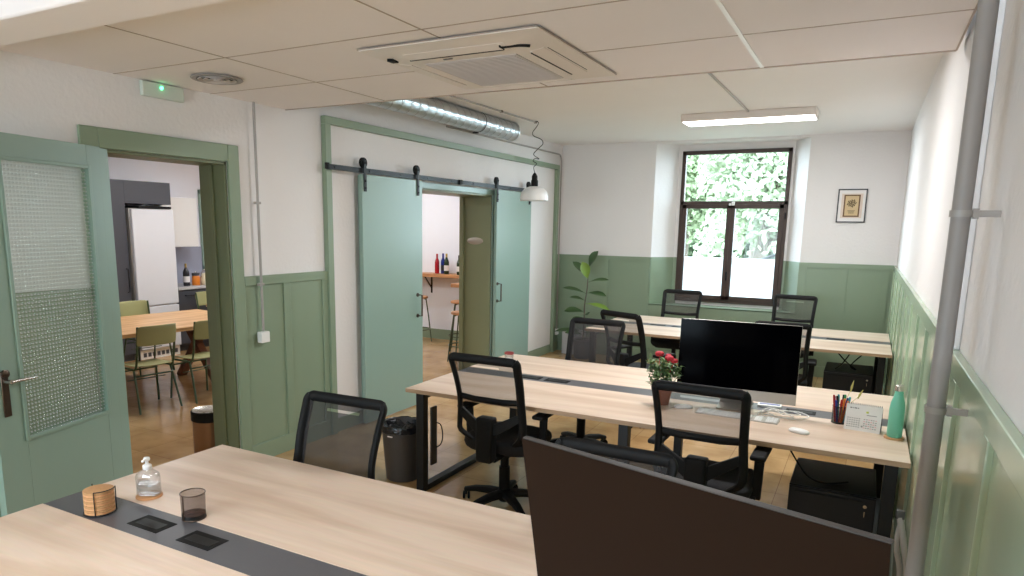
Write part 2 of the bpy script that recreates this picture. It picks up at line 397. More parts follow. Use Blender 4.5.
# far wall with the splayed window niche
NL0, NR0, NL1, NR1, NZ0, NZ1 = -2.67, -.755, -2.43, -.95, .79, 2.972
YW = YB + .3
wb = B()
wb.box(XT2, YB, 0, NL0, YB + .42, 3.05); wb.box(NR0, YB, 0, XR, YB + .42, 3.05)
wb.box(NL0, YB, 0, NR0, YB + .42, NZ0); wb.box(NL0, YB, NZ1, NR0, YB + .42, 3.05)
wb.hexa([(NL0, YB, NZ0), (NL0 + .001, YB, NZ0), (NL1, YW, NZ0), (NL0, YW, NZ0), (NL0, YB, NZ1), (NL0 + .001, YB, NZ1), (NL1, YW, NZ1), (NL0, YW, NZ1)])
wb.hexa([(NR0 - .001, YB, NZ0), (NR0, YB, NZ0), (NR0, YW, NZ0), (NR1, YW, NZ0), (NR0 - .001, YB, NZ1), (NR0, YB, NZ1), (NR0, YW, NZ1), (NR1, YW, NZ1)])
# masonry around the window itself
WX0, WX1, WZ0, WZ1 = -2.375, -.98, .835, 2.885
wb.box(NL1 - .15, YW, NZ0, WX0, YB + .42, NZ1); wb.box(WX1, YW, NZ0, NR1 + .15, YB + .42, NZ1)
wb.box(WX0, YW, NZ0, WX1, YB + .42, WZ0); wb.box(WX0, YW, WZ1, WX1, YB + .42, NZ1)
struct(wb.build('wall_back', 'white'))
# wall behind the viewer, with a wide window added to bring in daylight
wf = B()
wf.box(XT1, YF - .2, 0, -3.5, YF, 3.0); wf.box(-1.5, YF - .2, 0, XR + .2, YF, 3.0); wf.box(-3.5, YF - .2, 0, -1.5, YF, .8); wf.box(-3.5, YF - .2, 2.45, -1.5, YF, 3.0)
struct(wf.build('wall_front', 'white'))

# ceilings
cg = struct(B().box(XL, YF, ZD, XR - .03, YD, 3.06).build('ceiling', 'ceil'), 'dropped ceiling of beige square-edged tiles')
gb = B()
y = 2.72 - .69 * 8
while y < YD - .1:
    gb.box(XL, y - .004, ZD - .002, XR - .03, y + .004, ZD + .005); y += .69
for x in (-3.1, -1.85):
    gb.box(x - .004, YF, ZD - .002, x + .004, YD, ZD + .005)
gb.build('grid_bars', 'gridbar', cg)
B().box(-.607, YF, ZD - .004, -.588, YD, ZD + .005).build('lit_bar', 'gridlit', cg)  # one grid bar coloured white for the light it reflects
ea = B(); ea.box(XL, YD - .002, ZD - .006, XR - .03, YD + .006, ZD + .02); ea.box(XR - .034, YF, ZD - .004, XR - .026, YD, ZD + .03)
ea.build('edge_trim', 'gridbar', cg)
struct(B().box(XL, YD, ZH, XR, YB, 3.08).build('ceiling', 'ceil_high'), 'smooth white plaster ceiling above the far desks')
struct(B().box(XL, 1.60, 2.60, XR, 1.84, ZD + .002).build('trim_1', 'ceil', bevel=.01), 'shallow boxed beam under the tiled ceiling')

# wainscots: boards, battens and cap rails
def wains_x(x, sgn, y0, y1, battens, mat, toprail=.07, ceiling_end=None):
    b = B(); t = .012
    b.box(min(x, x + sgn * t), y0, 0, max(x, x + sgn * t), y1, W - .02)
    t2 = .026
    b.box(min(x, x + sgn * t2), y0, W - toprail, max(x, x + sgn * t2), y1, W)
    b.box(min(x, x + sgn * t2), y0, 0, max(x, x + sgn * t2), y1, .14)
    for yb in battens: b.box(min(x, x + sgn * t2), yb - .035, .14, max(x, x + sgn * t2), yb + .035, W - toprail)
    return b
o = wains_x(XL, 1, YF, D1[0] - .12, [-.6, .4, 1.4], 'green').build('wainscot', 'green', bpy.data.objects['wall_left'], bevel=.003)
o = wains_x(XL, 1, 3.612, 4.50, [4.03, 4.47], 'green').build('wainscot', 'green', bpy.data.objects['wall_left'], bevel=.003)
o = wains_x(XL, 1, 9.39, YB, [], 'green').build('wainscot', 'green', bpy.data.objects['wall_left'], bevel=.003)
rb = [1.9 + .69 * i for i in range(-7, 12)]
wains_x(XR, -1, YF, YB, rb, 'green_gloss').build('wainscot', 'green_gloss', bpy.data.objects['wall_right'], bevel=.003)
b = B()
for (x0, x1, zz) in ((XL, NL0, W), (NR0, XR, W)):
    b.box(x0, YB - .012, 0, x1, YB, zz - .02); b.box(x0, YB - .026, zz - .06, x1, YB, zz); b.box(x0, YB - .026, 0, x1, YB, .14)
b.box(NL0, YB - .012, 0, NR0, YB, NZ0); b.box(NL0, YB - .026, 0, NR0, YB, .14)
for xb in (-3.30, -2.70, -.70, -.235, .215): b.box(xb - .03, YB - .024, .14, xb + .03, YB, W - .06)
# painted niche cheeks, sill and apron up to the wainscot height
b.hexa([(NL0, YB - .002, NZ0), (NL0 + .006, YB - .002, NZ0), (NL1 + .006, YW - .002, NZ0), (NL1, YW, NZ0), (NL0, YB - .002, W), (NL0 + .006, YB - .002, W), (NL1 + .006, YW - .002, W), (NL1, YW, W)])
b.hexa([(NR0 - .006, YB - .002, NZ0), (NR0, YB - .002, NZ0), (NR1, YW, NZ0), (NR1 - .006, YW - .002, NZ0), (NR0 - .006, YB - .002, W), (NR0, YB - .002, W), (NR1, YW, W), (NR1 - .006, YW - .002, W)])
b.box(NL1, YW - .008, NZ0, WX0 + .01, YW + .001, W); b.box(WX1 - .01, YW - .008, NZ0, NR1, YW + .001, W)
b.box(NL0 + .003, YB - .012, NZ0 - .012, NR0 - .003, YW, NZ0 + .004)
b.build('wainscot', 'green', bpy.data.objects['wall_back'])

# ------------------------------------------------------------------ window_1 in the niche
win = bpy.data.objects.new('window_1', None); C.objects.link(win); win['kind'] = 'structure'; win['label'] = 'tall brown framed window in the far wall niche'
fr = B(); fy0, fy1 = YW - .03, YW + .05; fw_ = .05
fr.box(WX0, fy0, WZ0, WX0 + fw_, fy1, WZ1); fr.box(WX1 - fw_, fy0, WZ0, WX1, fy1, WZ1)
fr.box(WX0, fy0, WZ0, WX1, fy1, WZ0 + .05); fr.box(WX0, fy0, WZ1 - .05, WX1, fy1, WZ1)
fr.box(WX0, fy0, 2.165, WX1, fy1, 2.215)
fr.build('window_frame', 'brown_frame', win, bevel=.004)
XM = -1.685
for i, (a, c) in enumerate(((WX0 + .045, XM), (XM, WX1 - .045))):
    s = B(); z0, z1 = WZ0 + .045, 2.17
    s.box(a, fy0 - .015, z0, a + .055, fy1 - .02, z1); s.box(c - .055, fy0 - .015, z0, c, fy1 - .02, z1)
    s.box(a, fy0 - .015, z0, c, fy1 - .02, z0 + .055); s.box(a, fy0 - .015, z1 - .055, c, fy1 - .02, z1)
    sash = s.build('sash', 'brown_frame', win, bevel=.004)
    B().box(a + .05, YW, z0 + .05, c - .05, YW + .006, z1 - .05).build('pane', 'glass', sash)
    B().box(a + .052, YW - .003, z0 + .05, c - .052, YW - .001, 1.455).build('privacy_film', 'film', sash)
B().box(WX0 + .045, YW, 2.21, WX1 - .045, YW + .006, WZ1 - .045).build('pane', 'glass', win)
B().cbox((-1.66, fy0 - .02, 2.18), (.04, .02, .05)).cbox((-1.70, fy0 - .02, 2.17), (.03, .018, .03)).build('latch', 'white_plastic', win, bevel=.004)
B().cyl((WX1 - .02, fy0 - .012, 1.98), (WX1 - .02, fy0 - .012, 2.06), .009).cyl((XM + .0, fy0 - .03, 1.15), (XM, fy0 - .03, 1.27), .01).build('hinge', 'black', win)

# unseen window behind the viewer, added to let daylight in
w2 = bpy.data.objects.new('added_window_2', None); C.objects.link(w2); w2['kind'] = 'structure'
s = B()
for xx in (-3.5, -2.53, -1.56): s.box(xx, YF - .12, .8, xx + .06, YF - .05, 2.45)
s.box(-3.5, YF - .12, .8, -1.5, YF - .05, .86); s.box(-3.5, YF - .12, 2.39, -1.5, YF - .05, 2.45)
s.build('window_frame', 'brown_frame', w2)

# ------------------------------------------------------------------ left wall joinery
g = B(); p = .024
g.box(XL, 2.469, 0, XL + p, D1[0], 2.374); g.box(XL, D1[1], 0, XL + p, 3.612, 2.374); g.box(XL, D1[0], D1[2], XL + p, D1[1], 2.374)
tr = struct(g.build('trim_2', 'green', bevel=.005), 'green casing round the open hinged door')
g = B(); t = .02
g.box(XT1 - .02, D1[0], 0, XL, D1[0] + t, D1[2]); g.box(XT1 - .02, D1[1] - t, 0, XL, D1[1], D1[2]); g.box(XT1 - .02, D1[0], D1[2] - t, XL, D1[1], D1[2])
g.box(XT1 + .10, D1[1] - .035, 0, XT1 + .13, D1[1], D1[2])
g.build('door_lining', 'olive_shaded', tr, bevel=.003)
# portal trim round the sliding doors
g = B(); p = .05
g.box(XL, 4.496, 0, XL + p, 4.562, 2.645); g.box(XL, 9.31, 0, XL + p, 9.387, 2.645); g.box(XL, 4.496, 2.645, XL + p, 9.387, 2.707)
struct(g.build('trim_3', 'green', bevel=.004), 'green frame running round the sliding door wall')
# opening lining and head casing
g = B()
g.box(XL, D2[0] - .07, D2[2], XL + .02, D2[1] + .07, D2[2] + .06); g.box(XL, D2[0] - .07, 0, XL + .02, D2[0], D2[2]); g.box(XL, D2[1], 0, XL + .02, D2[1] + .07, D2[2])
t4 = struct(g.build('trim_4', 'green_cool_lit', bevel=.003), 'casing of the opening behind the sliding doors')
g = B()
g.box(XT2 - .02, D2[1] - .02, 0, XL, D2[1], D2[2]); g.box(XT2 - .02, D2[0], 0, XL, D2[0] + .02, D2[2]); g.box(XT2 - .02, D2[0], D2[2] - .02, XL, D2[1], D2[2])
g.box(XT2 - .015, D2[1] - .05, 0, XT2 + .04, D2[1] - .02, D2[2]); g.box(XT2 + .04, D2[1] - .03, D2[2] - .12, XL, D2[1] - .02, D2[2] - .02)
g.build('opening_lining', 'olive', t4, bevel=.003)
B().lathe([(.07, 0), (.07, .004), (.06, .008)], n=32).build('oval_plaque', 'plaque', t4, T=Matrix.Translation((-4.265, D2[1] - .02, 1.655)) @ Matrix.Rotation(PI / 2, 4, 'X') @ Matrix.Diagonal((1.6, .62, 1, 1)))
# baseboard in the sliding door bay
struct(B().box(XL, 4.562, 0, XL + .018, D2[0] - .07, .12).box(XL, D2[1] + .07, 0, XL + .018, 9.31, .12).build('baseboard_left', 'green', bevel=.003))

# hinged glazed door, opened flat towards the viewer: local +x runs from the hinge to the lock side
d1 = bpy.data.objects.new('door_1', None); C.objects.link(d1); d1['kind'] = 'structure'; d1['label'] = 'green glazed door standing open against the left wall'
hx, hy = -4.045, 2.641
d1.location = (hx, hy, 0); d1.rotation_euler = (0, 0, math.atan2(-.9612, .2758))
DW, DH, DT = .90, 2.262, .04
gx0, gx1, gz0, gz1 = .165, .735, .69, 2.135
f = B()
f.box(0, -DT, .01, gx0, 0, DH); f.box(gx1, -DT, .01, DW, 0, DH); f.box(gx0, -DT, .01, gx1, 0, gz0); f.box(gx0, -DT, gz1, gx1, 0, DH)
f.build('door_leaf', 'green_cool_lit', d1, bevel=.002)
f = B()
for yy in ((0.0, .012),):
    f.box(gx0 - .012, yy[0], gz0 - .012, gx0 + .008, yy[1], gz1 + .012); f.box(gx1 - .008, yy[0], gz0 - .012, gx1 + .012, yy[1], gz1 + .012)
    f.box(gx0 + .008, yy[0], gz0 - .012, gx1 - .008, yy[1], gz0 + .008); f.box(gx0 + .008, yy[0], gz1 - .008, gx1 - .008, yy[1], gz1 + .012)
f.build('glazing_bead', 'green_cool_lit', d1, bevel=.003)
B().box(gx0, -DT / 2 - .003, gz0, gx1, -DT / 2 + .003, gz1).build('glass_panel', 'pattern_glass', d1)
h = B(); h.cbox((.835, .004, .955), (.042, .008, .24)); hp = h.build('lock_plate', 'dark_brass', d1, bevel=.004)
h = B(); h.cyl((.835, 0, 1.02), (.835, .05, 1.02), .011); h.tube([(.835, .048, 1.02), (.80, .052, 1.022), (.70, .050, 1.018), (.685, .046, 1.017)], .008)
h.build('lever_handle', 'steel', d1)
h = B(); h.lathe([(.022, 0), (.022, .012), (.012, .016)], n=20, T=Matrix.Translation((.835, .006, 1.06)) @ Matrix.Rotation(-PI / 2, 4, 'X')); h.build('escutcheon', 'dark_brass', d1)

# sliding doors on a flat track
for nm, y0, y1, hs, hy_, lab in (('door_2', 4.895, 5.825, (4.93, 5.745), 5.735, 'left sliding green door hanging from a black rail'), ('door_3', 7.405, 8.36, (7.405, 8.29), 7.44, 'right sliding green door hanging from a black rail')):
    d = bpy.data.objects.new(nm, None); C.objects.link(d); d['kind'] = 'structure'; d['label'] = lab
    B().box(XL + .058, y0, .012, XL + .096, y1, 2.268).build('door_leaf', 'green_cool_lit', d, bevel=.003)
    for yy in hs:
        k = B(); k.box(XL + .098, yy - .018, 2.12, XL + .106, yy + .018, 2.385); st = k.build('hanger_strap', 'black_steel', d, bevel=.002)
        k = B(); k.lathe([(.044, -.012), (.046, -.008), (.036, 0), (.046, .008), (.044, .012)], n=24, T=Matrix.Translation((XL + .082, yy, 2.366)) @ Matrix.Rotation(PI / 2, 4, 'Y')); k.build('roller_wheel', 'black', st)
        k = B()
        for zz in (2.15, 2.21, 2.365): k.cyl((XL + .104, yy, zz), (XL + .114, yy, zz), .009, n=8)
        k.build('bolt', 'black', st)
    k = B(); sx = XL + .096
    k.tube([(sx, hy_, .935), (sx + .055, hy_, .935), (sx + .055, hy_, 1.145), (sx, hy_, 1.145)], .009, 8); k.cyl((sx, hy_, .935), (sx + .006, hy_, .935), .02); k.cyl((sx, hy_, 1.145), (sx + .006, hy_, 1.145), .02)
    k.build('pull_handle', 'dark_brass', d)
t = thing('door_rail', 'long flat black steel rail carrying the two sliding doors', 'rail', (XL, 4.46, 2.3))
B().box(.076, 0, -.022, .084, 3.92, .022).build('rail_bar', 'black_steel', t, bevel=.001)
for i in range(9): B().cyl((0, .10 + .46 * i, 0), (.09, .10 + .46 * i, 0), .008, n=8).build('spacer_bolt', 'black_steel', t)
for bx_ in ((2.08, -.025, 2.14, .025), (-.01, -.02, .02, .03), (3.89, -.02, 3.93, .03)): B().box(.07, bx_[0], bx_[1], .10, bx_[2], bx_[3]).build('stopper', 'black', t, bevel=.003)

# ------------------------------------------------------------------ things on the walls and ceilings
# conduit + box left
t = thing('cable_conduit', 'thin grey conduit running down left wall beside the open doorway to a white box', 'conduit', (XL + .03, 3.742, .98))
k = B(); k.cyl((.022, 0, .05), (.022, 0, ZD - .985), .010, n=12); k.build('tube', 'conduit', t)
for zz in (.40, 1.0): B().cbox((.016, 0, zz), (.03, .045, .018)).build('mount_clip', 'conduit', t)
B().cbox((.022, 0, 0), (.05, .085, .085)).build('junction_box', 'white_plastic', t, bevel=.008, seg=3)
# conduit far corner
t = thing('cable_conduit', 'thin grey conduit bending down the far left corner to a small socket box', 'conduit', (XL + .03, 9.478, .29))
k = B(); zt = 2.86 - .29
k.tube([(0, -3.1, zt), (0, -.10, zt)] + [(0, -.10 + .10 * math.sin(a * PI / 12), zt - .10 + .10 * math.cos(a * PI / 12)) for a in range(1, 7)] + [(0, 0, .04)], .011, 10); k.build('tube', 'conduit', t)
B().cbox((0, 0, 0), (.045, .085, .085)).build('socket_box', 'white_plastic', t, bevel=.006)
# exit sign
t = thing('exit_sign', 'small flat emergency sign with glowing green light high on left wall', 'sign', (XL + .002, 3.03, 2.645))
B().box(0, -.15, -.046, .035, .145, .044).build('housing', 'sign', t, bevel=.006)
B().ball((.037, -.02, .016), .009).build('indicator_light', 'green_led', t)
# ceiling vent
t = thing('ceiling_vent', 'round vent disc in the tiled ceiling near left doorway', 'vent', (-3.565, 3.06, ZD - .001))
k = B(); k.lathe([(.12, 0), (.148, -.004), (.15, -.009), (.142, -.014), (.118, -.012), (.112, 0)], n=40, capb=False, capt=False); k.build('rim', 'pipe', t)
k = B()
for r in (.095, .062, .03): k.lathe([(r, -.002), (r + .016, -.014), (r + .014, -.017), (r - .004, -.006)], n=36, capb=False, capt=False)
k.cyl((0, 0, -.02), (0, 0, -.004), .02); k.build('rings', 'ac_grille', t)
B().cyl((0, 0, -.003), (0, 0, -.001), .115, n=36).build('backing', 'black', t)

# air conditioning cassette
t = thing('air_conditioner', 'square white ceiling cassette air conditioner with grey grille', 'air conditioner', (-1.835, 3.39, ZD - .0075))
A = .49; Bq = .525
def ring(z, ax, ay, c):
    return [(-ax + c, -ay, z), (ax - c, -ay, z), (ax, -ay + c, z), (ax, ay - c, z), (ax - c, ay, z), (-ax + c, ay, z), (-ax, ay - c, z), (-ax, -ay + c, z)]
k = B(); rs = [[k.bm.verts.new(q) for q in ring(z, ax, ay, c)] for z, ax, ay, c in ((-.001, A, Bq, .006), (-.008, A, Bq, .006), (-.034, A - .12, Bq - .12, .07), (-.038, A - .19, Bq - .19, .03))]
for P0, P1 in zip(rs, rs[1:]):
    for i in range(8): k.bm.faces.new((P0[i], P0[(i + 1) % 8], P1[(i + 1) % 8], P1[i]))
k.bm.faces.new(rs[-1]); k.build('panel', 'ac_white', t)
k = B(); k.box(-.262, -.275, -.043, .262, .315, -.036); gr = k.build('vent_grille', 'ac_grille', t, bevel=.003)
k = B()
for i in range(22): k.box(-.25, -.262 + i * .0265, -.0455, .25, -.262 + i * .0265 + .008, -.042)
k.build('grille_slats', 'ac_grille', gr)
for (cx, cy, sx_, sy_) in ((0, -.405, .56, .07), (0, .405, .56, .07), (.375, 0, .07, .56), (-.375, 0, .07, .56)):
    zz = -.028
    k = B()
    if sx_ > sy_: k.hexa([(cx - sx_ / 2, cy - .035, zz), (cx + sx_ / 2, cy - .035, zz), (cx + sx_ / 2, cy + .035, zz - .012), (cx - sx_ / 2, cy + .035, zz - .012), (cx - sx_ / 2, cy - .035, zz + .004), (cx + sx_ / 2, cy - .035, zz + .004), (cx + sx_ / 2, cy + .035, zz - .008), (cx - sx_ / 2, cy + .035, zz - .008)] if cy < 0 else [(cx - sx_ / 2, cy - .035, zz - .012), (cx + sx_ / 2, cy - .035, zz - .012), (cx + sx_ / 2, cy + .035, zz), (cx - sx_ / 2, cy + .035, zz), (cx - sx_ / 2, cy - .035, zz - .008), (cx + sx_ / 2, cy - .035, zz - .008), (cx + sx_ / 2, cy + .035, zz + .004), (cx - sx_ / 2, cy + .035, zz + .004)])
    else:
        s_ = 1 if cx > 0 else -1
        k.hexa([(cx - .035, cy - sy_ / 2, zz - (.012 if s_ > 0 else 0)), (cx + .035, cy - sy_ / 2, zz - (0 if s_ > 0 else .012)), (cx + .035, cy + sy_ / 2, zz - (0 if s_ > 0 else .012)), (cx - .035, cy + sy_ / 2, zz - (.012 if s_ > 0 else 0)),
                (cx - .035, cy - sy_ / 2, zz + .004 - (.012 if s_ > 0 else 0)), (cx + .035, cy - sy_ / 2, zz + .004 - (0 if s_ > 0 else .012)), (cx + .035, cy + sy_ / 2, zz + .004 - (0 if s_ > 0 else .012)), (cx - .035, cy + sy_ / 2, zz + .004 - (.012 if s_ > 0 else 0))])
    k.build('air_flap', 'ac_white', t)
k = B(); k.box(-.285, -.372, -.0425, .245, -.366, -.036); k.box(.333, -.26, -.0425, .339, .25, -.034); k.box(.418, -.26, -.024, .422, .25, -.016); k.box(.245, -.42, -.040, .251, -.366, -.026)
k.build('flap_gap', 'black', t)
B().tube(smooth_path([(.25, -.395, -.031), (.33, -.39, -.030), (.375, -.36, -.030)], 5), .012, 8, sx=.9).build('corner_gap', 'black', t); B().cbox((-.385, -.38, -.031), (.035, .05, .016)).build('corner_gap', 'black', t)
B().cbox((-.09, -.325, -.041), (.05, .008, .004)).build('badge', 'alu_dark', t)
# dark shadow gap around the cassette panel
B().box(-A - .004, -Bq - .006, -.0035, A + .002, -Bq, 0).box(A, -Bq, -.0035, A + .004, Bq, 0).build('panel_gap', 'gridbar', t)

# spiral duct
t = thing('ventilation_duct', 'shiny spiral wound metal air duct along the left wall under the ceiling', 'duct', (-3.72, 7.30, 2.905))
k = B(); prof = []
L = 3.15; n = 32
for i in range(0, 25):
    z = i * L / 24
    prof += [(.1, z), (.1, z + .118), (.1009, z + .121), (.1009, z + .126), (.1, z + .129)] if i < 24 else [(.1, z)]
k.lathe(prof, n=32, capb=False, capt=True, T=Matrix.Rotation(PI / 2, 4, 'X')); k.build('duct_body', 'galv', t)
k = B(); k.tube([(.1006 * math.cos(a * PI / 12), -(a / 24.0) * .131 - .03, .1006 * math.sin(a * PI / 12)) for a in range(0, 24 * 23)], .0016, 4); k.build('spiral_seam', 'pipe', t)
k = B(); k.lathe([(.103, 0), (.108, .004), (.108, .02), (.103, .024)], n=36, capb=False, capt=False, T=Matrix.Rotation(PI / 2, 4, 'X')); k.build('end_collar', 'galv', t)
B().cyl((0, -.012, 0), (0, -.016, 0), .1, n=32).build('end_damper', 'ac_grille', t)
for yy in (-.78,):
    k = B(); k.lathe([(.102, yy - .004), (.104, yy - .004), (.104, yy + .004), (.102, yy + .004)], n=32, capb=False, capt=False, T=Matrix.Rotation(-PI / 2, 4, 'X')); k.box(-.006, yy - .01, .1, .006, yy + .01, .0949)
    k.box(-.06, yy - .012, -.112, .0, yy + .012, -.098)
    k.build('hanger_strap', 'black_steel', t)

# pendant lamp
t = thing('pendant_lamp', 'white dome pendant lamp with black socket and curly cord', 'lamp', (-3.41, 7.28, 2.138))
k = B(); k.lathe([(.158, -.01), (.161, -.006), (.160, .035), (.144, .090), (.108, .128), (.060, .146), (.034, .150), (.034, .146), (.058, .141), (.104, .123), (.139, .087), (.155, .035), (.156, -.006)], n=40, capb=False, capt=False); k.build('lamp_shade', 'white_plastic', t)
k = B(); k.lathe([(.036, .140), (.040, .15), (.040, .21), (.033, .225), (.033, .26), (.020, .285), (.008, .30)], n=24); k.build('socket', 'black', t)
k = B(); k.ball((0, 0, .085), .045, 14); k.build('bulb', 'white_plastic', t)
pts = []
key = [(0, 0, .30), (-.015, 0, .36), (.02, 0, .40), (-.03, .01, .43), (.0, 0, .455), (.05, 0, .45), (-.02, 0, .50), (.02, .02, .56), (.09, 0, .61), (.07, 0, .66), (-.02, 0, .70), (-.04, 0, .74), (.01, 0, .80), (.03, 0, .84), (.01, 0, .862)]
k = B(); k.tube(smooth_path(key, 5), .0042, 6); k.build('cord', 'black', t)
t2 = thing('cable_conduit', 'thin white conduit along the plaster ceiling leading to the pendant lamp', 'conduit', (-3.42, 7.29, ZH - .012))
k = B(); k.cyl((0, 0, 0), (-.05, -3.0, 0), .009, n=8); k.build('tube', 'conduit', t2)
B().cbox((-.012, -.8, 0), (.03, .02, .022)).build('mount_clip', 'dark_brass', t2); B().cbox((0, 0, 0), (.026, .03, .024)).build('mount_clip', 'dark_brass', t2)

# LED lamp at the far end
t = thing('ceiling_lamp', 'rectangular white lit panel lamp on the far plaster ceiling', 'lamp', (-1.20, 7.62, ZH))
B().box(-.64, -.18, -.075, .64, .18, 0).build('housing', 'ac_white', t, bevel=.008)
B().box(-.62, -.16, -.080, .62, .16, -.0752).build('diffuser', 'led', t)
k = tag(B().cyl((-1.18, 4.12, ZH - .010), (-1.18, 7.45, ZH - .010), .010, n=10).build('cable_conduit', 'conduit'), 'straight thin conduit crossing the plaster ceiling to the lit panel lamp', 'conduit')

# picture
t = thing('framed_picture', 'small dark framed engraving with cream mat on far wall right of window', 'picture', (-.237, YB - .001, 2.142))
k = B(); w, hh, f_ = .158, .2, .014
k.box(-w, -.02, -hh, -w + f_, 0, hh); k.box(w - f_, -.02, -hh, w, 0, hh); k.box(-w, -.02, -hh, w, 0, -hh + f_); k.box(-w, -.02, hh - f_, w, 0, hh); k.build('frame', 'frame_grey', t, bevel=.002)
B().box(-w + f_, -.010, -hh + f_, w - f_, -.004, hh - f_).build('mat', 'paper', t)
B().box(-.115, -.0115, -.145, .115, -.0098, .145).build('aged_margin', plain('mat_cream', rgb(222, 204, 190), .7), t)
k = B(); k.box(-.088, -.013, -.132, .088, -.0112, .132); pr = k.build('print', 'art_brown', t)
B().box(-.072, -.0145, -.116, .072, -.0128, .116).build('print_field', 'art_tan', pr)
k = B()
for i in range(26):
    a = i * 2.4; r = .05 * math.sqrt(i / 26.0); k.ball((r * math.cos(a), -.015, .03 + r * .9 * math.sin(a)), .008, 6, sy=.2)
for i in range(3): k.box(-.04 + .005 * i, -.0155, -.06 - .014 * i, .04 - .005 * i, -.0143, -.055 - .014 * i)
k.build('engraving', 'art_dark', pr)

# big pipe on the right wall
t = thing('wall_pipe', 'thick grey vertical pipe clamped to the green panelled right wall', 'pipe', (.215, 2.33, 0))
k = B(); k.cyl((0, 0, .0), (0, 0, ZD), .024, n=28); k.build('pipe_tube', 'pipe', t)
for zz in (1.33, 1.89):
    k = B(); k.lathe([(.024, zz - .009), (.0285, zz - .009), (.0285, zz + .009), (.024, zz + .009)], n=28, capb=False, capt=False); k.box(.022, -.008, zz - .009, .09, .008, zz + .009); k.box(.026, -.012, zz - .014, .04, .012, zz + .014)
    k.build('clamp', 'conduit', t)
k = tag(B().box(XR - .022, 2.80, W, XR, 2.88, ZD).build('cable_trunking', 'white', bevel=.004), 'narrow white trunking on right wall beside the thick grey pipe', 'trunking')

# ------------------------------------------------------------------ desks
def make_desk(name, label, x0, x1, y0, y1, ym, sw, legs, ports, socket_style):
    t = thing(name, label, 'desk', (x0, y0, 0)); w = x1 - x0
    for a, c in ((0, ym - sw / 2 - y0), (ym + sw / 2 - y0, y1 - y0)):
        tp = B().box(0, a, .712, w, c, .74).build('desk_top', 'oak', t, bevel=.0015)
        B().box(0, a - .001, .7125, w, a, .7385).build('edge_band', 'oak_edge', tp) if a == 0 else None
    st = B().box(0.004, ym - sw / 2 - y0 - .0, .715, w - .004, ym + sw / 2 - y0, .7385).build('cable_strip', 'anthracite', t)
    for px, pw in ports:
        k = B(); k.box(px - x0, ym - y0 - .045, .737, px - x0 + pw, ym - y0 + .045, .7402); pt = k.build('cable_port', 'black', st, bevel=.001)
        k = B(); k.box(px - x0 + .02, ym - y0 - .025, .7402, px - x0 + pw - .02, ym - y0 + .02, .7412); k.build('port_flap', 'black_steel', pt)
    D = y1 - y0
    for lx in legs:
        q = lx - x0
        k = B(); k.box(q - .03, .03, 0, q + .03, .09, .71); k.box(q - .03, D - .09, 0, q + .03, D - .03, .71); k.box(q - .03, .09, 0.0, q + .03, D - .09, .04); k.box(q - .03, .09, .67, q + .03, D - .09, .71)
        k.build('leg_frame', 'black_steel', t, bevel=.003)
    k = B(); k.box(.06, D * .38, .665, w - .06, D * .42, .705); k.box(.06, D * .58, .665, w - .06, D * .62, .705); k.build('cross_rail', 'black_steel', t)
    return t
near = make_desk('office_desk', 'large oak top desk in the foreground with grey cable strip', -2.76, .276, .74, 2.282, 1.511, .186, (-2.67, -1.2, .2), ((-2.31, .165), (-2.04, .165)), 0)
mid = make_desk('office_desk', 'middle double oak desk carrying the big black computer', -2.695, .276, 3.76, 5.302, 4.525, .186, (-2.60, -1.165, .2), ((-2.20, .17), (-1.99, .18), (-.36, .17)), 0)
far = make_desk('office_desk', 'farthest double oak desk in front of the window', -2.68, .276, 7.115, 8.62, 7.868, .186, (-2.60, -1.165, .2), ((-2.15, .17), (-1.9, .17), (-.3, .17)), 0)

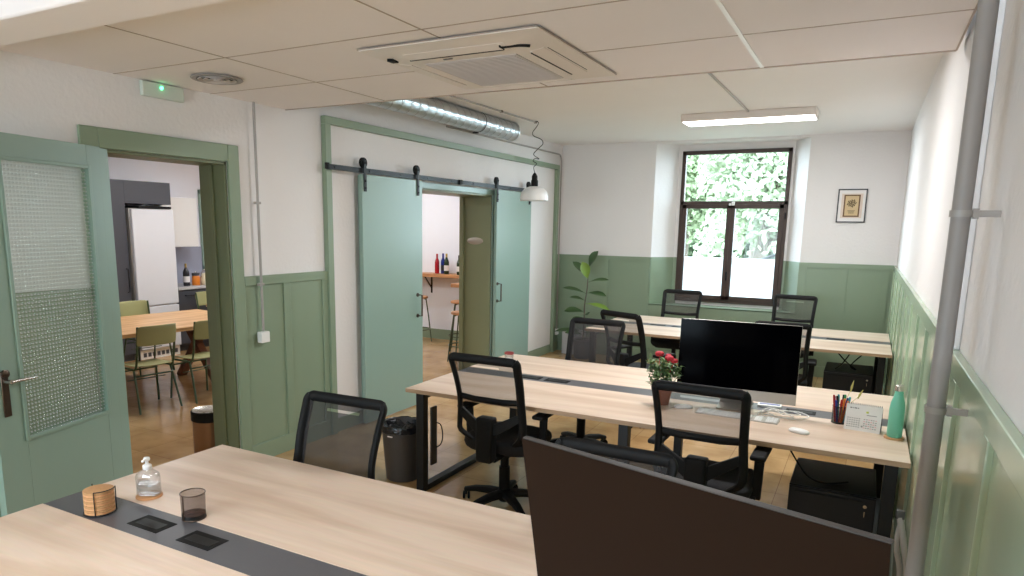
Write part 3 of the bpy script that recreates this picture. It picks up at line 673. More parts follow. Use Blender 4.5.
# ------------------------------------------------------------------ office chairs (forward = +y)
def make_chair(label, lift=0.0, cross=True):
    t = thing('office_chair', label, 'office chair')
    hub = B(); hub.lathe([(.032, .055), (.045, .07), (.045, .115), (.03, .13)], n=20); hub.build('base_hub', 'black', t)
    for i in range(5):
        a = PI / 2 + i * 2 * PI / 5 + .25; c, s_ = math.cos(a), math.sin(a)
        k = B(); pts = [(c * r, s_ * r, z) for r, z in ((.02, .105), (.12, .105), (.22, .092), (.305, .068))]
        k.tube(pts, .02, 8, rr=[.040, .035, .029, .022], sx=.8); lg = k.build('base_leg', 'black', t)
        k = B(); tx = Matrix.Translation((c * .30, s_ * .30, .027)) @ Matrix.Rotation(a + .5 * i, 4, 'Z')
        for w in (-.016, .016): k.lathe([(.012, w - .008), (.027, w - .006), (.027, w + .006), (.012, w + .008)], n=16, T=tx @ Matrix.Rotation(PI / 2, 4, 'Y'))
        k.box(-.006, -.012, .01, .006, .02, .038, T=tx)
        k.build('caster', 'black', lg)
    Z = lift
    k = B(); k.cyl((0, 0, .10), (0, 0, .29), .036); k.cyl((0, 0, .28), (0, 0, .41 + Z), .028); k.build('gas_column', 'black', t)
    k = B(); k.box(-.09, -.12, .395 + Z, .09, .12, .435 + Z); k.cyl((.08, .02, .415 + Z), (.24, .02, .405 + Z), .006, n=8); k.build('tilt_mechanism', 'black', t, bevel=.008)
    # seat cushion
    k = B(); rings = []
    for z, g_ in ((.422, .90), (.440, .98), (.47, 1.02), (.497, 1.0), (.512, .93), (.517, .80)):
        ring = []
        for j in range(36):
            a = 2 * PI * j / 36; ca, sa = math.cos(a), math.sin(a); e = .45
            x = .245 * g_ * math.copysign(abs(ca) ** e, ca); yv = .05 + .235 * g_ * math.copysign(abs(sa) ** e, sa)
            ring.append(k.bm.verts.new((x, yv, z + Z - (.014 if yv > .24 else 0))))
        rings.append(ring)
    for P0, P1 in zip(rings, rings[1:]):
        for j in range(36): k.bm.faces.new((P0[j], P0[(j + 1) % 36], P1[(j + 1) % 36], P1[j]))
    k.bm.faces.new(rings[0][::-1]); k.bm.faces.new(rings[-1]); k.build('seat', 'black_fabric', t)
    # back frame
    def yb(z): # curve of the backrest
        u = (z - .5) / .55
        return -.205 - .055 * u - .055 * u * u + .03 * math.sin(u * PI)
    zt = 1.052; zl = .78 if cross else .62
    def hw(z): return .205 + .020 * (z - .6) / .45 + (.022 if not cross else .016) * math.exp(-((z - .62) / .1) ** 2)
    fr_ = B()
    for s_ in (-1, 1):
        zz = [.50, .56, .62, .70, .78, .86, .94, 1.0, 1.035, zt]
        pts = [(s_ * (hw(z) - (.05 if z == .50 else 0)), yb(z) + (.05 if z == .50 else 0), z + Z) for z in zz[:-1]] + [(s_ * (hw(zt) - .012), yb(zt), zt + Z)]
        fr_.tube(smooth_path(pts, 3), .028, 12, rr=None, sx=.6)
    top = [(x, yb(zt), zt + Z - .012 * (1 - (x / .21) ** 2) * 0 - (.006 if abs(x) > .2 else 0)) for x in (-.213, -.2, -.1, 0, .1, .2, .213)]
    fr_.tube(top, .017, 12, sx=1.6)
    if cross:
        fr_.tube([(-hw(.79), yb(.79), .79 + Z), (-.1, yb(.78) - .012, .782 + Z), (.1, yb(.78) - .012, .782 + Z), (hw(.79), yb(.79), .79 + Z)], .012, 10, sx=1.6)
    else:
        fr_.tube(smooth_path([(-hw(.66), yb(.66), .66 + Z), (-.15, yb(.6), .605 + Z), (0, yb(.6), .595 + Z), (.15, yb(.6), .605 + Z), (hw(.66), yb(.66), .66 + Z)], 4), .022, 10)
    fr_.tube([(-.14, -.16, .485 + Z), (0, -.17, .47 + Z), (.14, -.16, .485 + Z)], .022, 10)
    fr_.build('back_frame', 'black', t)
    # mesh panel with a hand slot near the top
    k = B(); zs = [zl, .86 if cross else .74, .94 if cross else .88, .995, 1.008, 1.03]
    xs = [-1, -.45, .45, 1]
    for i in range(len(zs) - 1):
        for j in range(3):
            if j == 1 and i == 3: continue
            P = [(xs[j + a] * (hw(zs[i + c]) - .008), yb(zs[i + c]) + .004, zs[i + c] + Z) for a, c in ((0, 0), (1, 0), (1, 1), (0, 1))]
            k.quad(*P)
    bmesh.ops.remove_doubles(k.bm, verts=k.bm.verts[:], dist=1e-4)
    k.build('back_mesh', 'mesh' if cross else 'mesh_dense', t)
    # spine and Y brackets
    k = B(); k.box(-.055, -.30, .40 + Z, .055, -.215, .685 + Z); k.box(-.06, -.24, .39 + Z, .06, -.04, .425 + Z); k.build('spine_cover', 'black', t, bevel=.014, seg=3)
    for s_ in (-1, 1): B().bar((s_ * .04, -.262, .60 + Z), (s_ * hw(.70), yb(.70) - .004, .70 + Z), .07, .026, .045, .020, up=(0, 1, 0)).build('back_bracket', 'black', t, bevel=.004)
    for s_ in (-1, 1):
        k = B(); k.bar((s_ * .10, .01, .425 + Z), (s_ * .265, .01, .43 + Z), .05, .02); k.bar((s_ * .262, .01, .42 + Z), (s_ * .270, .0, .665 + Z), .05, .026); ar = k.build('armrest', 'black', t, bevel=.006)
        k = B(); k.box(s_ * .27 - .04, -.10, .662 + Z, s_ * .27 + .04, .14, .69 + Z); k.build('arm_pad', 'black', ar, bevel=.012, seg=3)
    return t
pa = make_chair('black mesh office chair standing behind the left end of the middle desk, nearest viewer')
pd = make_chair('x', -.06, True)
pb = make_chair('x', 0.0, False)
pc = make_chair('x', -.055, False)
G = 'black mesh office chairs at the desks'
chairs = [
    (pa, -1.965, 3.84, 0.0, 'black mesh office chair seen from behind at near side of middle desk, beside the bin'),
    (pa, -.67, 3.74, -.02, 'black mesh office chair seen from behind, in front of the white keyboard'),
    (pa, -1.84, 6.40, -.42, 'black mesh office chair turned sideways at the near left of the farthest desk'),
    (pd, -.64, 7.02, .05, 'black mesh office chair mostly hidden behind the big black computer screen'),
    (pa, -2.02, 8.50, PI, 'black mesh office chair beyond the farthest desk, left of the window centre'),
    (pa, -.735, 8.64, PI - .06, 'black mesh office chair beyond the farthest desk, under the picture side of the window'),
    (pb, -1.955, 5.19, PI, 'black mesh office chair facing the viewer behind far edge of the middle desk'),
    (pc, -2.14, 2.20, PI + .04, 'black mesh office chair facing the viewer behind the foreground desk'),
    (pc, -.78, 2.13, PI, 'black office chair whose top edge peeks over the foreground monitor'),
]
used = set()
for proto, x, y, rz, lab in chairs:
    o = proto if proto.name not in used else copy_tree(proto)
    used.add(proto.name)
    o.location = (x, y, 0); o.rotation_euler = (0, 0, rz); o['label'] = lab; o['group'] = G

# ------------------------------------------------------------------ big all-in-one computer on the middle desk
t = thing('desktop_computer', 'large all-in-one computer with black screen and aluminium chin', 'computer', (-.65, 4.42, .741), .05)
w = .350; T = Matrix.Translation((0, -.075, .03)) @ Matrix.Rotation(math.radians(-3), 4, 'X')
k = B(); k.box(-w, -.004, .038, w, .008, .515, T=T); k.build('screen_body', 'alu', t, bevel=.003)
k = B(); k.box(-w + .001, -.0055, .104, w - .001, -.003, .514, T=T); k.build('screen', 'screen_gloss', t)
k = B(); k.hexa([T @ Vector(q) for q in ((-.28, .008, .08), (.28, .008, .08), (.12, .045, .16), (-.12, .045, .16), (-.28, .008, .48), (.28, .008, .48), (.12, .045, .42), (-.12, .045, .42))]); k.build('rear_bulge', 'alu', t, bevel=.01)
k = B(); k.box(-.10, -.09, 0, .10, .10, .006); k.hexa([(-.10, .085, .0), (.10, .085, .0), (.10, .10, .006), (-.10, .10, .006), (-.09, -.02, .235), (.09, -.02, .235), (.09, -.008, .24), (-.09, -.008, .24)]); k.build('stand', 'alu', t, bevel=.003)

# keyboard
t = thing('keyboard', 'long white computer keyboard with number keys in front of the big black screen', 'keyboard', (-.60, 4.20, .74), -.03)
k = B(); k.hexa([(-.235, -.057, 0), (.235, -.057, 0), (.235, .057, 0), (-.235, .057, 0), (-.235, -.057, .004), (.235, -.057, .004), (.235, .057, .010), (-.235, .057, .010)]); kb = k.build('keyboard_tray', 'alu', t, bevel=.002)
k = B()
for r in range(6):
    for c in range(22):
        if c in (15, 18) : continue
        x = -.226 + c * .0207; yv = -.050 + r * .0175; zz = .0045 + (yv + .057) * .0526
        k.box(x, yv, zz, x + .0178, yv + (.015 if r < 5 else .010), zz + .0035)
k.build('keys', 'white_plastic', kb)
def mouse(x, y, rz, lab):
    t = thing('computer_mouse', lab, 'mouse', (x, y, .74), rz, 'flat white computer mice')
    k = B(); rings = []
    for z, g_ in ((0, .9), (.004, 1.0), (.012, .96), (.018, .80), (.021, .5), (.0215, .2)):
        rings.append([k.bm.verts.new((.030 * g_ * math.copysign(abs(math.cos(a)) ** .8, math.cos(a)), .057 * g_ * math.copysign(abs(math.sin(a)) ** .8, math.sin(a)), z)) for a in [2 * PI * j / 28 for j in range(28)]])
    for P0, P1 in zip(rings, rings[1:]):
        for j in range(28): k.bm.faces.new((P0[j], P0[(j + 1) % 28], P1[(j + 1) % 28], P1[j]))
    k.bm.faces.new(rings[0][::-1]); k.bm.faces.new(rings[-1]); k.build('mouse_shell', 'white_plastic', t)
    return t
mouse(-.245, 4.035, 1.2, 'white mouse alone on the bare oak right of the keyboard')
mouse(-.925, 4.235, -1.15, 'white mouse beside the rose pot, seen through the chair mesh')

# cables behind the keyboard
k = B()
for i, kk in enumerate(([(-.50, 4.36, .745), (-.46, 4.38, .745), (-.42, 4.44, .76), (-.34, 4.40, .745), (-.30, 4.33, .745), (-.38, 4.30, .745), (-.46, 4.33, .76), (-.50, 4.31, .745)],
                       [(-.50, 4.34, .745), (-.44, 4.40, .77), (-.36, 4.36, .75), (-.27, 4.42, .745), (-.33, 4.48, .745), (-.43, 4.39, .76), (-.48, 4.29, .745), (-.40, 4.27, .745)],
                       [(-.50, 4.32, .745), (-.44, 4.33, .765), (-.30, 4.47, .75), (-.22, 4.40, .745), (-.30, 4.29, .745), (-.44, 4.30, .75), (-.50, 4.29, .745)])):
    k.tube(smooth_path(kk, 6), .003, 6)
tag(k.build('charging_cable', 'white_plastic'), 'tangled white charging cables behind right end of the keyboard', 'cable')
t = thing('power_strip', 'flat blue and white cable box lying under the big black screen', 'power strip', (-.46, 4.56, .74), .05)
B().box(-.07, -.04, 0, .07, .04, .014).build('casing', 'white_plastic', t, bevel=.003); B().box(-.06, -.012, .014, .06, .012, .0155).build('stripe', 'pen_blue', t)

# potted rose
t = thing('potted_rose', 'small potted rose with red blooms left of the big computer', 'potted plant', (-1.065, 4.26, .74))
k = B(); k.lathe([(.040, 0), (.055, .085), (.060, .088), (.060, .105), (.053, .105), (.050, .09)], n=28, capt=False); k.build('pot', 'terracotta', t)
B().cyl((0, 0, .085), (0, 0, .095), .05).build('soil', 'bark', t)
rnd = random.Random(3); k = B(); kl = B()
tips = []
for i in range(16):
    a = rnd.uniform(0, 2 * PI); r = rnd.uniform(.03, .105); z = rnd.uniform(.16, .29)
    P = [(0.3 * r * math.cos(a) * .4, .3 * r * math.sin(a) * .4, .09), (r * .6 * math.cos(a), r * .6 * math.sin(a), .5 * (z + .09)), (r * math.cos(a), r * math.sin(a), z)]
    k.tube(P, .0018, 5); tips.append(P)
def leaf(b_, c, d, up, l, w_):
    c = Vector(c); d = Vector(d).normalized(); s_ = d.cross(Vector(up)).normalized(); n_ = s_.cross(d)
    P = [c, c + d * l * .35 + s_ * w_ * .5 + n_ * w_ * .12, c + d * l * .72 + s_ * w_ * .42 + n_ * w_ * .1, c + d * l - n_ * l * .05, c + d * l * .72 - s_ * w_ * .42 + n_ * w_ * .1, c + d * l * .35 - s_ * w_ * .5 + n_ * w_ * .12]
    mid_ = [c + d * l * .35, c + d * l * .72]
    V = [b_.bm.verts.new(p) for p in P]; Mv = [b_.bm.verts.new(p) for p in mid_]
    for f in ((V[0], V[1], Mv[0]), (V[0], Mv[0], V[5]), (V[1], V[2], Mv[1], Mv[0]), (V[5], Mv[0], Mv[1], V[4]), (V[2], V[3], Mv[1]), (V[4], Mv[1], V[3])): b_.bm.faces.new(f)
for i in range(620):
    P = rnd.choice(tips); u = rnd.uniform(.25, 1.05); q = Vector(P[1]).lerp(Vector(P[2]), u)
    leaf(kl, q + Vector((rnd.uniform(-.02, .02), rnd.uniform(-.02, .02), rnd.uniform(-.02, .02))), (rnd.uniform(-1, 1), rnd.uniform(-1, 1), rnd.uniform(-.4, .7)), (rnd.uniform(-.3, .3), rnd.uniform(-.3, .3), 1), rnd.uniform(.022, .036), rnd.uniform(.014, .022))
k.build('stems', 'rose_leaf', t); kl.build('leaves', 'rose_leaf', t)
for (x, y_, z, r) in ((-.03, -.02, .325, .034), (.035, -.03, .305, .034), (.058, .0, .285, .030), (.015, .03, .31, .022)):
    k = B()
    for j in range(9):
        a = j * 2.399; rr_ = r * (.25 + .08 * j); q = Vector((x + .4 * rr_ * math.cos(a), y_ + .4 * rr_ * math.sin(a), z)); k.ball(q, r * .55, 8, sz=.85)
    k.tube([(x * .6, y_ * .6, .2), (x, y_, z - .01)], .002, 5)
    k.build('bloom', 'rose', t)

# small rimmed glass
t = thing('votive_glass', 'small glass cup with dark red rim at back left corner of middle desk', 'cup', (-2.535, 5.0, .74))
k = B(); k.lathe([(.034, .002), (.038, .07), (.036, .07), (.032, .005)], n=28, capb=True, capt=False); k.build('cup_body', 'bottle_clear', t)
k = B(); k.lathe([(.0385, .058), (.040, .060), (.040, .074), (.036, .074), (.0365, .06)], n=28, capb=False, capt=False); k.build('rim', 'glass_red', t)
B().cyl((0, 0, .003), (0, 0, .022), .031, n=20).build('wax', 'paper', t)

# pen cup on the middle desk
t = thing('pen_holder', 'dark wire mesh pen holder beside the desk calendar', 'pen holder', (-.060, 4.375, .74))
k = B(); k.lathe([(.040, .002), (.040, .10)], n=32, capb=False, capt=False); k.build('gauze_wall', 'wire_gauze', t)
k = B(); k.tube(arc((0, 0, .10), .040, 0, 2 * PI, 32, 'xy')[:-1], .0022, 6, closed=True); k.tube(arc((0, 0, .003), .040, 0, 2 * PI, 32, 'xy')[:-1], .0022, 6, closed=True); k.build('rim', 'black_steel', t)
B().cyl((0, 0, 0), (0, 0, .004), .040, n=28).build('bottom', 'black_steel', t)
rnd = random.Random(11)
cols = ['pen_blue', 'pen_black', 'pen_red', 'pen_green', 'pen_pink', 'pen_orange', 'pen_teal', 'pen_blue', 'pen_black', 'pen_blue', 'pen_orange', 'pen_black', 'pen_red', 'pen_teal']
names = dict(pen_blue='blue', pen_black='black', pen_red='red', pen_green='green', pen_pink='pink', pen_orange='orange', pen_teal='teal')
for i, c in enumerate(cols):
    a = i * 2.4; r = .026 * math.sqrt((i + .5) / len(cols)); L_ = rnd.uniform(.135, .165)
    o = thing('pen', names[c] + ' pen standing upright in the wire mesh holder by the calendar', 'pen', (-.060 + r * math.cos(a), 4.375 + r * math.sin(a), .746), 0, 'pens in the mesh holder')
    o.rotation_euler = (rnd.uniform(-.05, .05) - .16 * math.sin(a), .16 * math.cos(a) + rnd.uniform(-.05, .05), 0)
    k = B(); k.cyl((0, 0, 0), (0, 0, L_ * .7), .0042, n=10); k.build('barrel', c, o)
    k = B(); k.cyl((0, 0, L_ * .7), (0, 0, L_), .0052, n=10); k.box(.004, -.0012, L_ * .72, .0068, .0012, L_ * .97); k.build('pen_cap', c, o)
for i, (dx, dy, L_) in enumerate(((.035, .0, .25), (.075, .005, .20))):
    o = thing('dried_grass_stalk', ('tall' if i == 0 else 'short leaning') + ' dried yellow grass ear rising from the pen holder', 'dried grass', (-.050, 4.385, .746))
    k = B(); k.tube([(0, 0, 0), (dx * .4, dy * .5, L_ * .5), (dx, dy, L_ * .78)], .0012, 5); k.build('stem', 'wheat', o)
    k = B(); k.tube([(dx, dy, L_ * .72), (dx * 1.1, dy, L_ * .85), (dx * 1.3, dy, L_)], .004, 8, rr=[.002, .0065, .001]); k.build('ear', 'wheat', o)

# calendar
t = thing('desk_calendar', 'spiral bound paper desk calendar with printed month grid', 'calendar', (.058, 4.245, .74), -.12)
k = B(); k.hexa([(-.09, -.002, 0), (.09, -.002, 0), (.09, .0, 0), (-.09, .0, 0), (-.09, .038, .142), (.09, .038, .142), (.09, .040, .142), (-.09, .040, .142)]); pg = k.build('page', 'paper', t)
k = B(); k.hexa([(-.09, .082, 0), (.09, .082, 0), (.09, .085, 0), (-.09, .085, 0), (-.09, .041, .142), (.09, .041, .142), (.09, .043, .142), (-.09, .043, .142)]); k.box(-.09, .0, 0, .09, .083, .0015); k.build('stand_card', 'frame_grey', t)
def onpage(u, v, w_, h_, b_):
    def P(x, z, off=-.0026): return (x, off + .038 * z / .142, z)
    b_.quad(P(u, v), P(u + w_, v), P(u + w_, v + h_), P(u, v + h_))
k = B(); k2 = B(); k3 = B()
for gx in (-.078, .005):
    for r in range(5):
        for c in range(6): onpage(gx + c * .0115, .018 + r * .0115, .0065, .004, k if (r + c) % 3 else (k2 if gx > 0 else k))
for i, w_ in enumerate((.010, .004, .012, .006)): onpage(-.070 + [0, .014, .022, .038][i], .118, w_, .006, k)
onpage(-.02 + .012 * 3, .088, .05, .003, k); onpage(.012, .100, .012, .010, k3); onpage(-.005, .022, .008, .008, k)
k.build('printed_marks', 'ink', pg, flat=True); k2.build('pink_marks', 'pink_ink', pg, flat=True); k3.build('yellow_mark', 'yellow_ink', pg, flat=True)
k = B()
for i in range(20): k.tube(arc((-.086 + i * .009, .041, .143), .006, 0, 2 * PI, 10, 'yz')[:-1], .0009, 4, closed=True)
k.build('spiral', 'frame_grey', t)

# mint bottle on cork coaster
k = B(); k.lathe([(.048, 0), (.050, .002), (.050, .008), (.048, .010)], (.215, 4.19, .74), n=32); tag(k.build('cork_coaster', 'cork'), 'round cork coaster under the mint green bottle', 'coaster')
t = thing('water_bottle', 'mint green metal water bottle with steel cap near right wall', 'bottle', (.215, 4.19, .75))
k = B(); k.lathe([(.034, 0), (.037, .005), (.037, .155), (.034, .185), (.024, .222), (.0205, .240), (.0205, .252)], n=32); k.build('bottle_body', 'mint', t)
k = B(); k.lathe([(.0205, .252), (.0225, .254), (.0225, .280), (.019, .284)], n=28); k.build('cap', 'steel', t)

# ------------------------------------------------------------------ foreground desk objects
t = thing('coaster_holder', 'black wire holder of stacked round bamboo coasters on the foreground desk', 'coaster holder', (-2.492, 1.482, .7385), .35)
k = B()
k.tube(arc((0, 0, .004), .056, 0, 2 * PI, 32, 'xy')[:-1], .002, 6, closed=True)
for a in (.5, 2.6, -1.2): 
    k.tube([(.056 * math.cos(a), .056 * math.sin(a), .004), (.057 * math.cos(a), .057 * math.sin(a), .098)], .002, 6)
k.tube(arc((0, 0, .098), .057, -1.2, .5, 12, 'xy'), .002, 6); k.tube([(.057 * math.cos(2.6), .057 * math.sin(2.6), .098)] + arc((0, 0, .098), .057, 2.6, 3.2, 6, 'xy'), .002, 6)
k.build('wire_frame', 'black_steel', t)
for i in range(10):
    k = B(); z = .006 + i * .0088; k.lathe([(.050, 0), (.0525, .001), (.0525, .0072), (.050, .0082)], n=32)
    o = k.build('bamboo_coaster', 'cork' if i % 2 else 'shelf_wood'); o.location = (-2.492, 1.482, .7385 + z)
    tag(o, ('bamboo coaster on top of the stack in the black wire holder' if i == 9 else 'thin round bamboo coaster inside the stack in black wire holder'), 'coaster', 'bamboo coasters in the wire holder')

k = B(); k.lathe([(.048, 0), (.050, .0015), (.050, .0065), (.048, .008)], (-2.468, 1.672, .74), n=32); tag(k.build('bamboo_coaster', 'shelf_wood'), 'single bamboo coaster lying under the sanitizer bottle', 'coaster')
t = thing('sanitizer_bottle', 'clear plastic gel bottle with white pump cap on a bamboo coaster', 'bottle', (-2.468, 1.672, .748), .4)
k = B()
def rbox_ring(ax, ay, z, e=.55, n=32): return [(ax * math.copysign(abs(math.cos(2 * PI * j / n)) ** e, math.cos(2 * PI * j / n)), ay * math.copysign(abs(math.sin(2 * PI * j / n)) ** e, math.sin(2 * PI * j / n)), z) for j in range(n)]
def loft(k, rs):
    R_ = [[k.bm.verts.new(q) for q in r] for r in rs]
    for P0, P1 in zip(R_, R_[1:]):
        n_ = len(P0)
        for j in range(n_): k.bm.faces.new((P0[j], P0[(j + 1) % n_], P1[(j + 1) % n_], P1[j]))
    k.bm.faces.new(R_[0][::-1]); k.bm.faces.new(R_[-1])
loft(k, [rbox_ring(.042, .026, 0), rbox_ring(.045, .029, .004), rbox_ring(.045, .029, .075), rbox_ring(.042, .027, .088), rbox_ring(.030, .021, .100, .8), rbox_ring(.016, .016, .108, 1), rbox_ring(.013, .013, .116, 1)])
k.build('bottle_body', 'bottle_clear', t)
k = B(); loft(k, [rbox_ring(.040, .024, .003), rbox_ring(.042, .026, .006), rbox_ring(.042, .026, .048), rbox_ring(.040, .025, .050)]); k.build('gel', 'gel', t)
k = B(); k.lathe([(.016, .108), (.017, .110), (.017, .124), (.012, .128), (.006, .130), (.006, .142), (.012, .144), (.013, .150), (.011, .156), (.004, .158)], n=24); k.box(-.004, -.03, .146, .004, 0, .153); k.build('pump_cap', 'white_plastic', t)
k = B(); 
for i in range(5): k.box(-.026 + .002 * i, -.0302, .070 - i * .007, .026 - .003 * i, -.0292, .0725 - i * .007)
k.build('label_lines', 'ink', t)

t = thing('pen_holder', 'empty brown wire mesh pen holder on the foreground desk', 'pen holder', (-2.138, 1.622, .74))
k = B(); k.lathe([(.042, .002), (.044, .10)], n=36, capb=False, capt=False); k.build('gauze_wall', veil('brown_gauze', rgb(92, 70, 62), .5, .5), t)
k = B(); k.tube(arc((0, 0, .10), .044, 0, 2 * PI, 36, 'xy')[:-1], .0024, 6, closed=True); k.tube(arc((0, 0, .003), .042, 0, 2 * PI, 36, 'xy')[:-1], .0024, 6, closed=True); k.box(-.003, -.0445, .003, .003, -.0425, .10); k.build('rim', 'dark_brass', t)
k = B(); k.cyl((0, 0, 0), (0, 0, .004), .042, n=28); k.lathe([(.0425, .003), (.0428, .02)], n=36, capb=False, capt=False); k.build('bottom', 'black_steel', t)

# foreground monitor
ax, ay, bx, by = -.631, 1.314, .072, 1.128
ang = math.atan2(by - ay, bx - ax); cw = math.hypot(bx - ax, by - ay)
t = thing('computer_monitor', 'large dark monitor with thin silver edge in the right foreground', 'monitor', ((ax + bx) / 2, (ay + by) / 2, .741), ang)
hw_ = cw / 2; T = Matrix.Translation((0, 0, .64)) @ Matrix.Rotation(math.radians(11), 4, 'X') @ Matrix.Translation((0, 0, -.64))
k = B(); k.box(-hw_, 0, .215, hw_, .015, .64, T=T); k.build('screen_housing', 'alu_dark', t, bevel=.003)
k = B(); k.box(-hw_ + .001, -.002, .217, hw_ - .001, .001, .6385, T=T); k.build('screen', 'screen', t)
k = B(); k.box(-.16, .02, .30, .16, .055, .55, T=T); k.build('rear_housing', 'black', t, bevel=.01)
k = B(); k.box(-.14, .0, 0, .14, .19, .012); k.box(-.035, .125, .01, .035, .15, .44); k.box(-.03, .06, .38, .03, .14, .44); k.build('stand', 'alu_dark', t, bevel=.004)

# silver curved cable spine beside the pipe
t = thing('cable_hose', 'two light grey flexible hoses rising from the floor between the desks beside thick grey pipe', 'hose', (0, 3.0, 0))
B().tube(smooth_path([(.262, 0, .004), (.263, 0, .30), (.254, 0, .50), (.233, 0, .616), (.218, 0, .688), (.206, 0, .74)], 6), .012, 12).build('hose', 'conduit', t)
B().tube(smooth_path([(.228, .02, .004), (.232, .02, .30), (.231, .02, .497), (.208, .01, .61), (.212, 0, .71)], 6), .011, 12).build('hose', 'conduit', t)
B().cbox((.207, 0, .75), (.03, .02, .035)).build('hose_clip', 'alu_dark', t, bevel=.003)

# ------------------------------------------------------------------ waste bins
t = thing('waste_bin', 'dark brown tapered waste bin with black bag beside middle desk leg', 'waste bin', (-2.875, 3.97, 0))
k = B(); k.lathe([(.115, 0), (.120, .004), (.152, .395), (.158, .40), (.158, .412), (.150, .412), (.147, .39), (.116, .01)], n=40, capt=False, capb=True); k.build('bin_body', 'bin', t)
rnd = random.Random(5); k = B(); rings = []
for r, z in ((.150, .405), (.160, .418), (.163, .405), (.161, .37)):
    rings.append([k.bm.verts.new(((r + rnd.uniform(-.003, .003)) * math.cos(2 * PI * j / 36), (r + rnd.uniform(-.003, .003)) * math.sin(2 * PI * j / 36), z + rnd.uniform(-.004, .004))) for j in range(36)])
for r, z in ((.145, .38), (.12, .36), (.07, .375), (.02, .36)):
    rings.insert(0, [k.bm.verts.new(((r + rnd.uniform(-.01, .01)) * math.cos(2 * PI * j / 36), (r + rnd.uniform(-.01, .01)) * math.sin(2 * PI * j / 36), z + rnd.uniform(-.022, .022))) for j in range(36)])
for P0, P1 in zip(rings, rings[1:]):
    for j in range(36): k.bm.faces.new((P0[j], P0[(j + 1) % 36], P1[(j + 1) % 36], P1[j]))
k.bm.faces.new(rings[0][::-1]); k.build('bin_bag', 'bag', t)
k = B(); k.box(-.02, -.1565, .345, .02, -.150, .352); k.build('mark', 'paper', t)

t = thing('hanging_panel', 'thin brown board hanging beside front left leg of middle desk with a cable loop', 'board', (-2.555, 3.86, .18))
B().box(-.008, 0, 0, .008, .07, .42).build('board', 'bin', t, bevel=.006)
k = B(); k.tube(smooth_path([(.008, .055, .30), (.03, .08, .28), (.04, .09, .2), (.03, .08, .14), (.008, .055, .12)], 5), .004, 6); k.build('cable_loop', 'black', t)

t = thing('pedal_bin', 'metal waste bin with black rim and silver lid just inside the kitchen doorway', 'waste bin', (-4.47, 3.58, 0))
k = B(); k.lathe([(.118, 0), (.120, .005), (.120, .33)], n=36, capt=False); k.build('bin_body', plain('bronze_metal', rgb(150, 116, 88), .3, metal=.5), t)
k = B(); k.lathe([(.121, .30), (.128, .305), (.128, .375), (.122, .38)], n=36, capt=False, capb=False); k.build('rim', 'black', t)
k = B(); k.lathe([(.123, .375), (.116, .386), (.108, .383), (.03, .378)], n=36); k.build('lid', 'steel', t)

# ------------------------------------------------------------------ under-desk cabinets
def pedestal(name, label, x0, x1, y0, y1, z1):
    t = thing(name, label, 'cabinet', ((x0 + x1) / 2, y0, 0)); w = (x1 - x0) / 2; d = y1 - y0
    B().box(-w, .018, .03, w, d, z1).box(-w + .02, .03, 0, w - .02, d - .02, .03).build('cabinet_body', 'black_steel', t, bevel=.004)
    n = 2; dz = (z1 - .035) / n
    for i in range(n):
        dr = B().box(-w + .002, 0, .035 + i * dz, w - .002, .02, .035 + (i + 1) * dz - .005).build('drawer', 'black_steel', t, bevel=.003)
        B().box(-w + .03, -.006, .035 + (i + 1) * dz - .03, w - .06, 0, .035 + (i + 1) * dz - .022).build('drawer_pull', 'black', dr)
    k = B(); k.cyl((w - .05, .0, z1 - .05), (w - .05, -.01, z1 - .05), .009, n=14); k.box(w - .052, -.014, z1 - .105, w - .048, -.010, z1 - .075); k.build('lock', 'steel', t)
    return t
pedestal('drawer_cabinet', 'black drawer cabinet with key lock under the right end of middle desk', -.262, .158, 3.92, 4.44, .475)
pedestal('drawer_cabinet', 'black drawer cabinet under right end of the farthest desk', -.275, .15, 7.30, 7.85, .50)
k = B(); k.tube(smooth_path([(-.20, 7.45, .70), (-.10, 7.40, .60), (0, 7.42, .52), (-.05, 7.40, .56), (.05, 7.45, .68)], 6), .006, 6)
k.tube(smooth_path([(-.05, 7.45, .70), (-.12, 7.38, .58), (-.18, 7.42, .51)], 6), .006, 6)
tag(k.build('loose_cable', 'black'), 'loose black cables hanging under the farthest desk onto the cabinet', 'cable')
k = B(); k.tube(smooth_path([(-.30, 3.95, .705), (-.24, 3.97, .60), (-.17, 3.99, .51), (-.08, 4.02, .482), (.02, 4.1, .482)], 6), .005, 6)
tag(k.build('loose_cable', 'black'), 'loose black cable drooping under middle desk onto the drawer cabinet', 'cable')

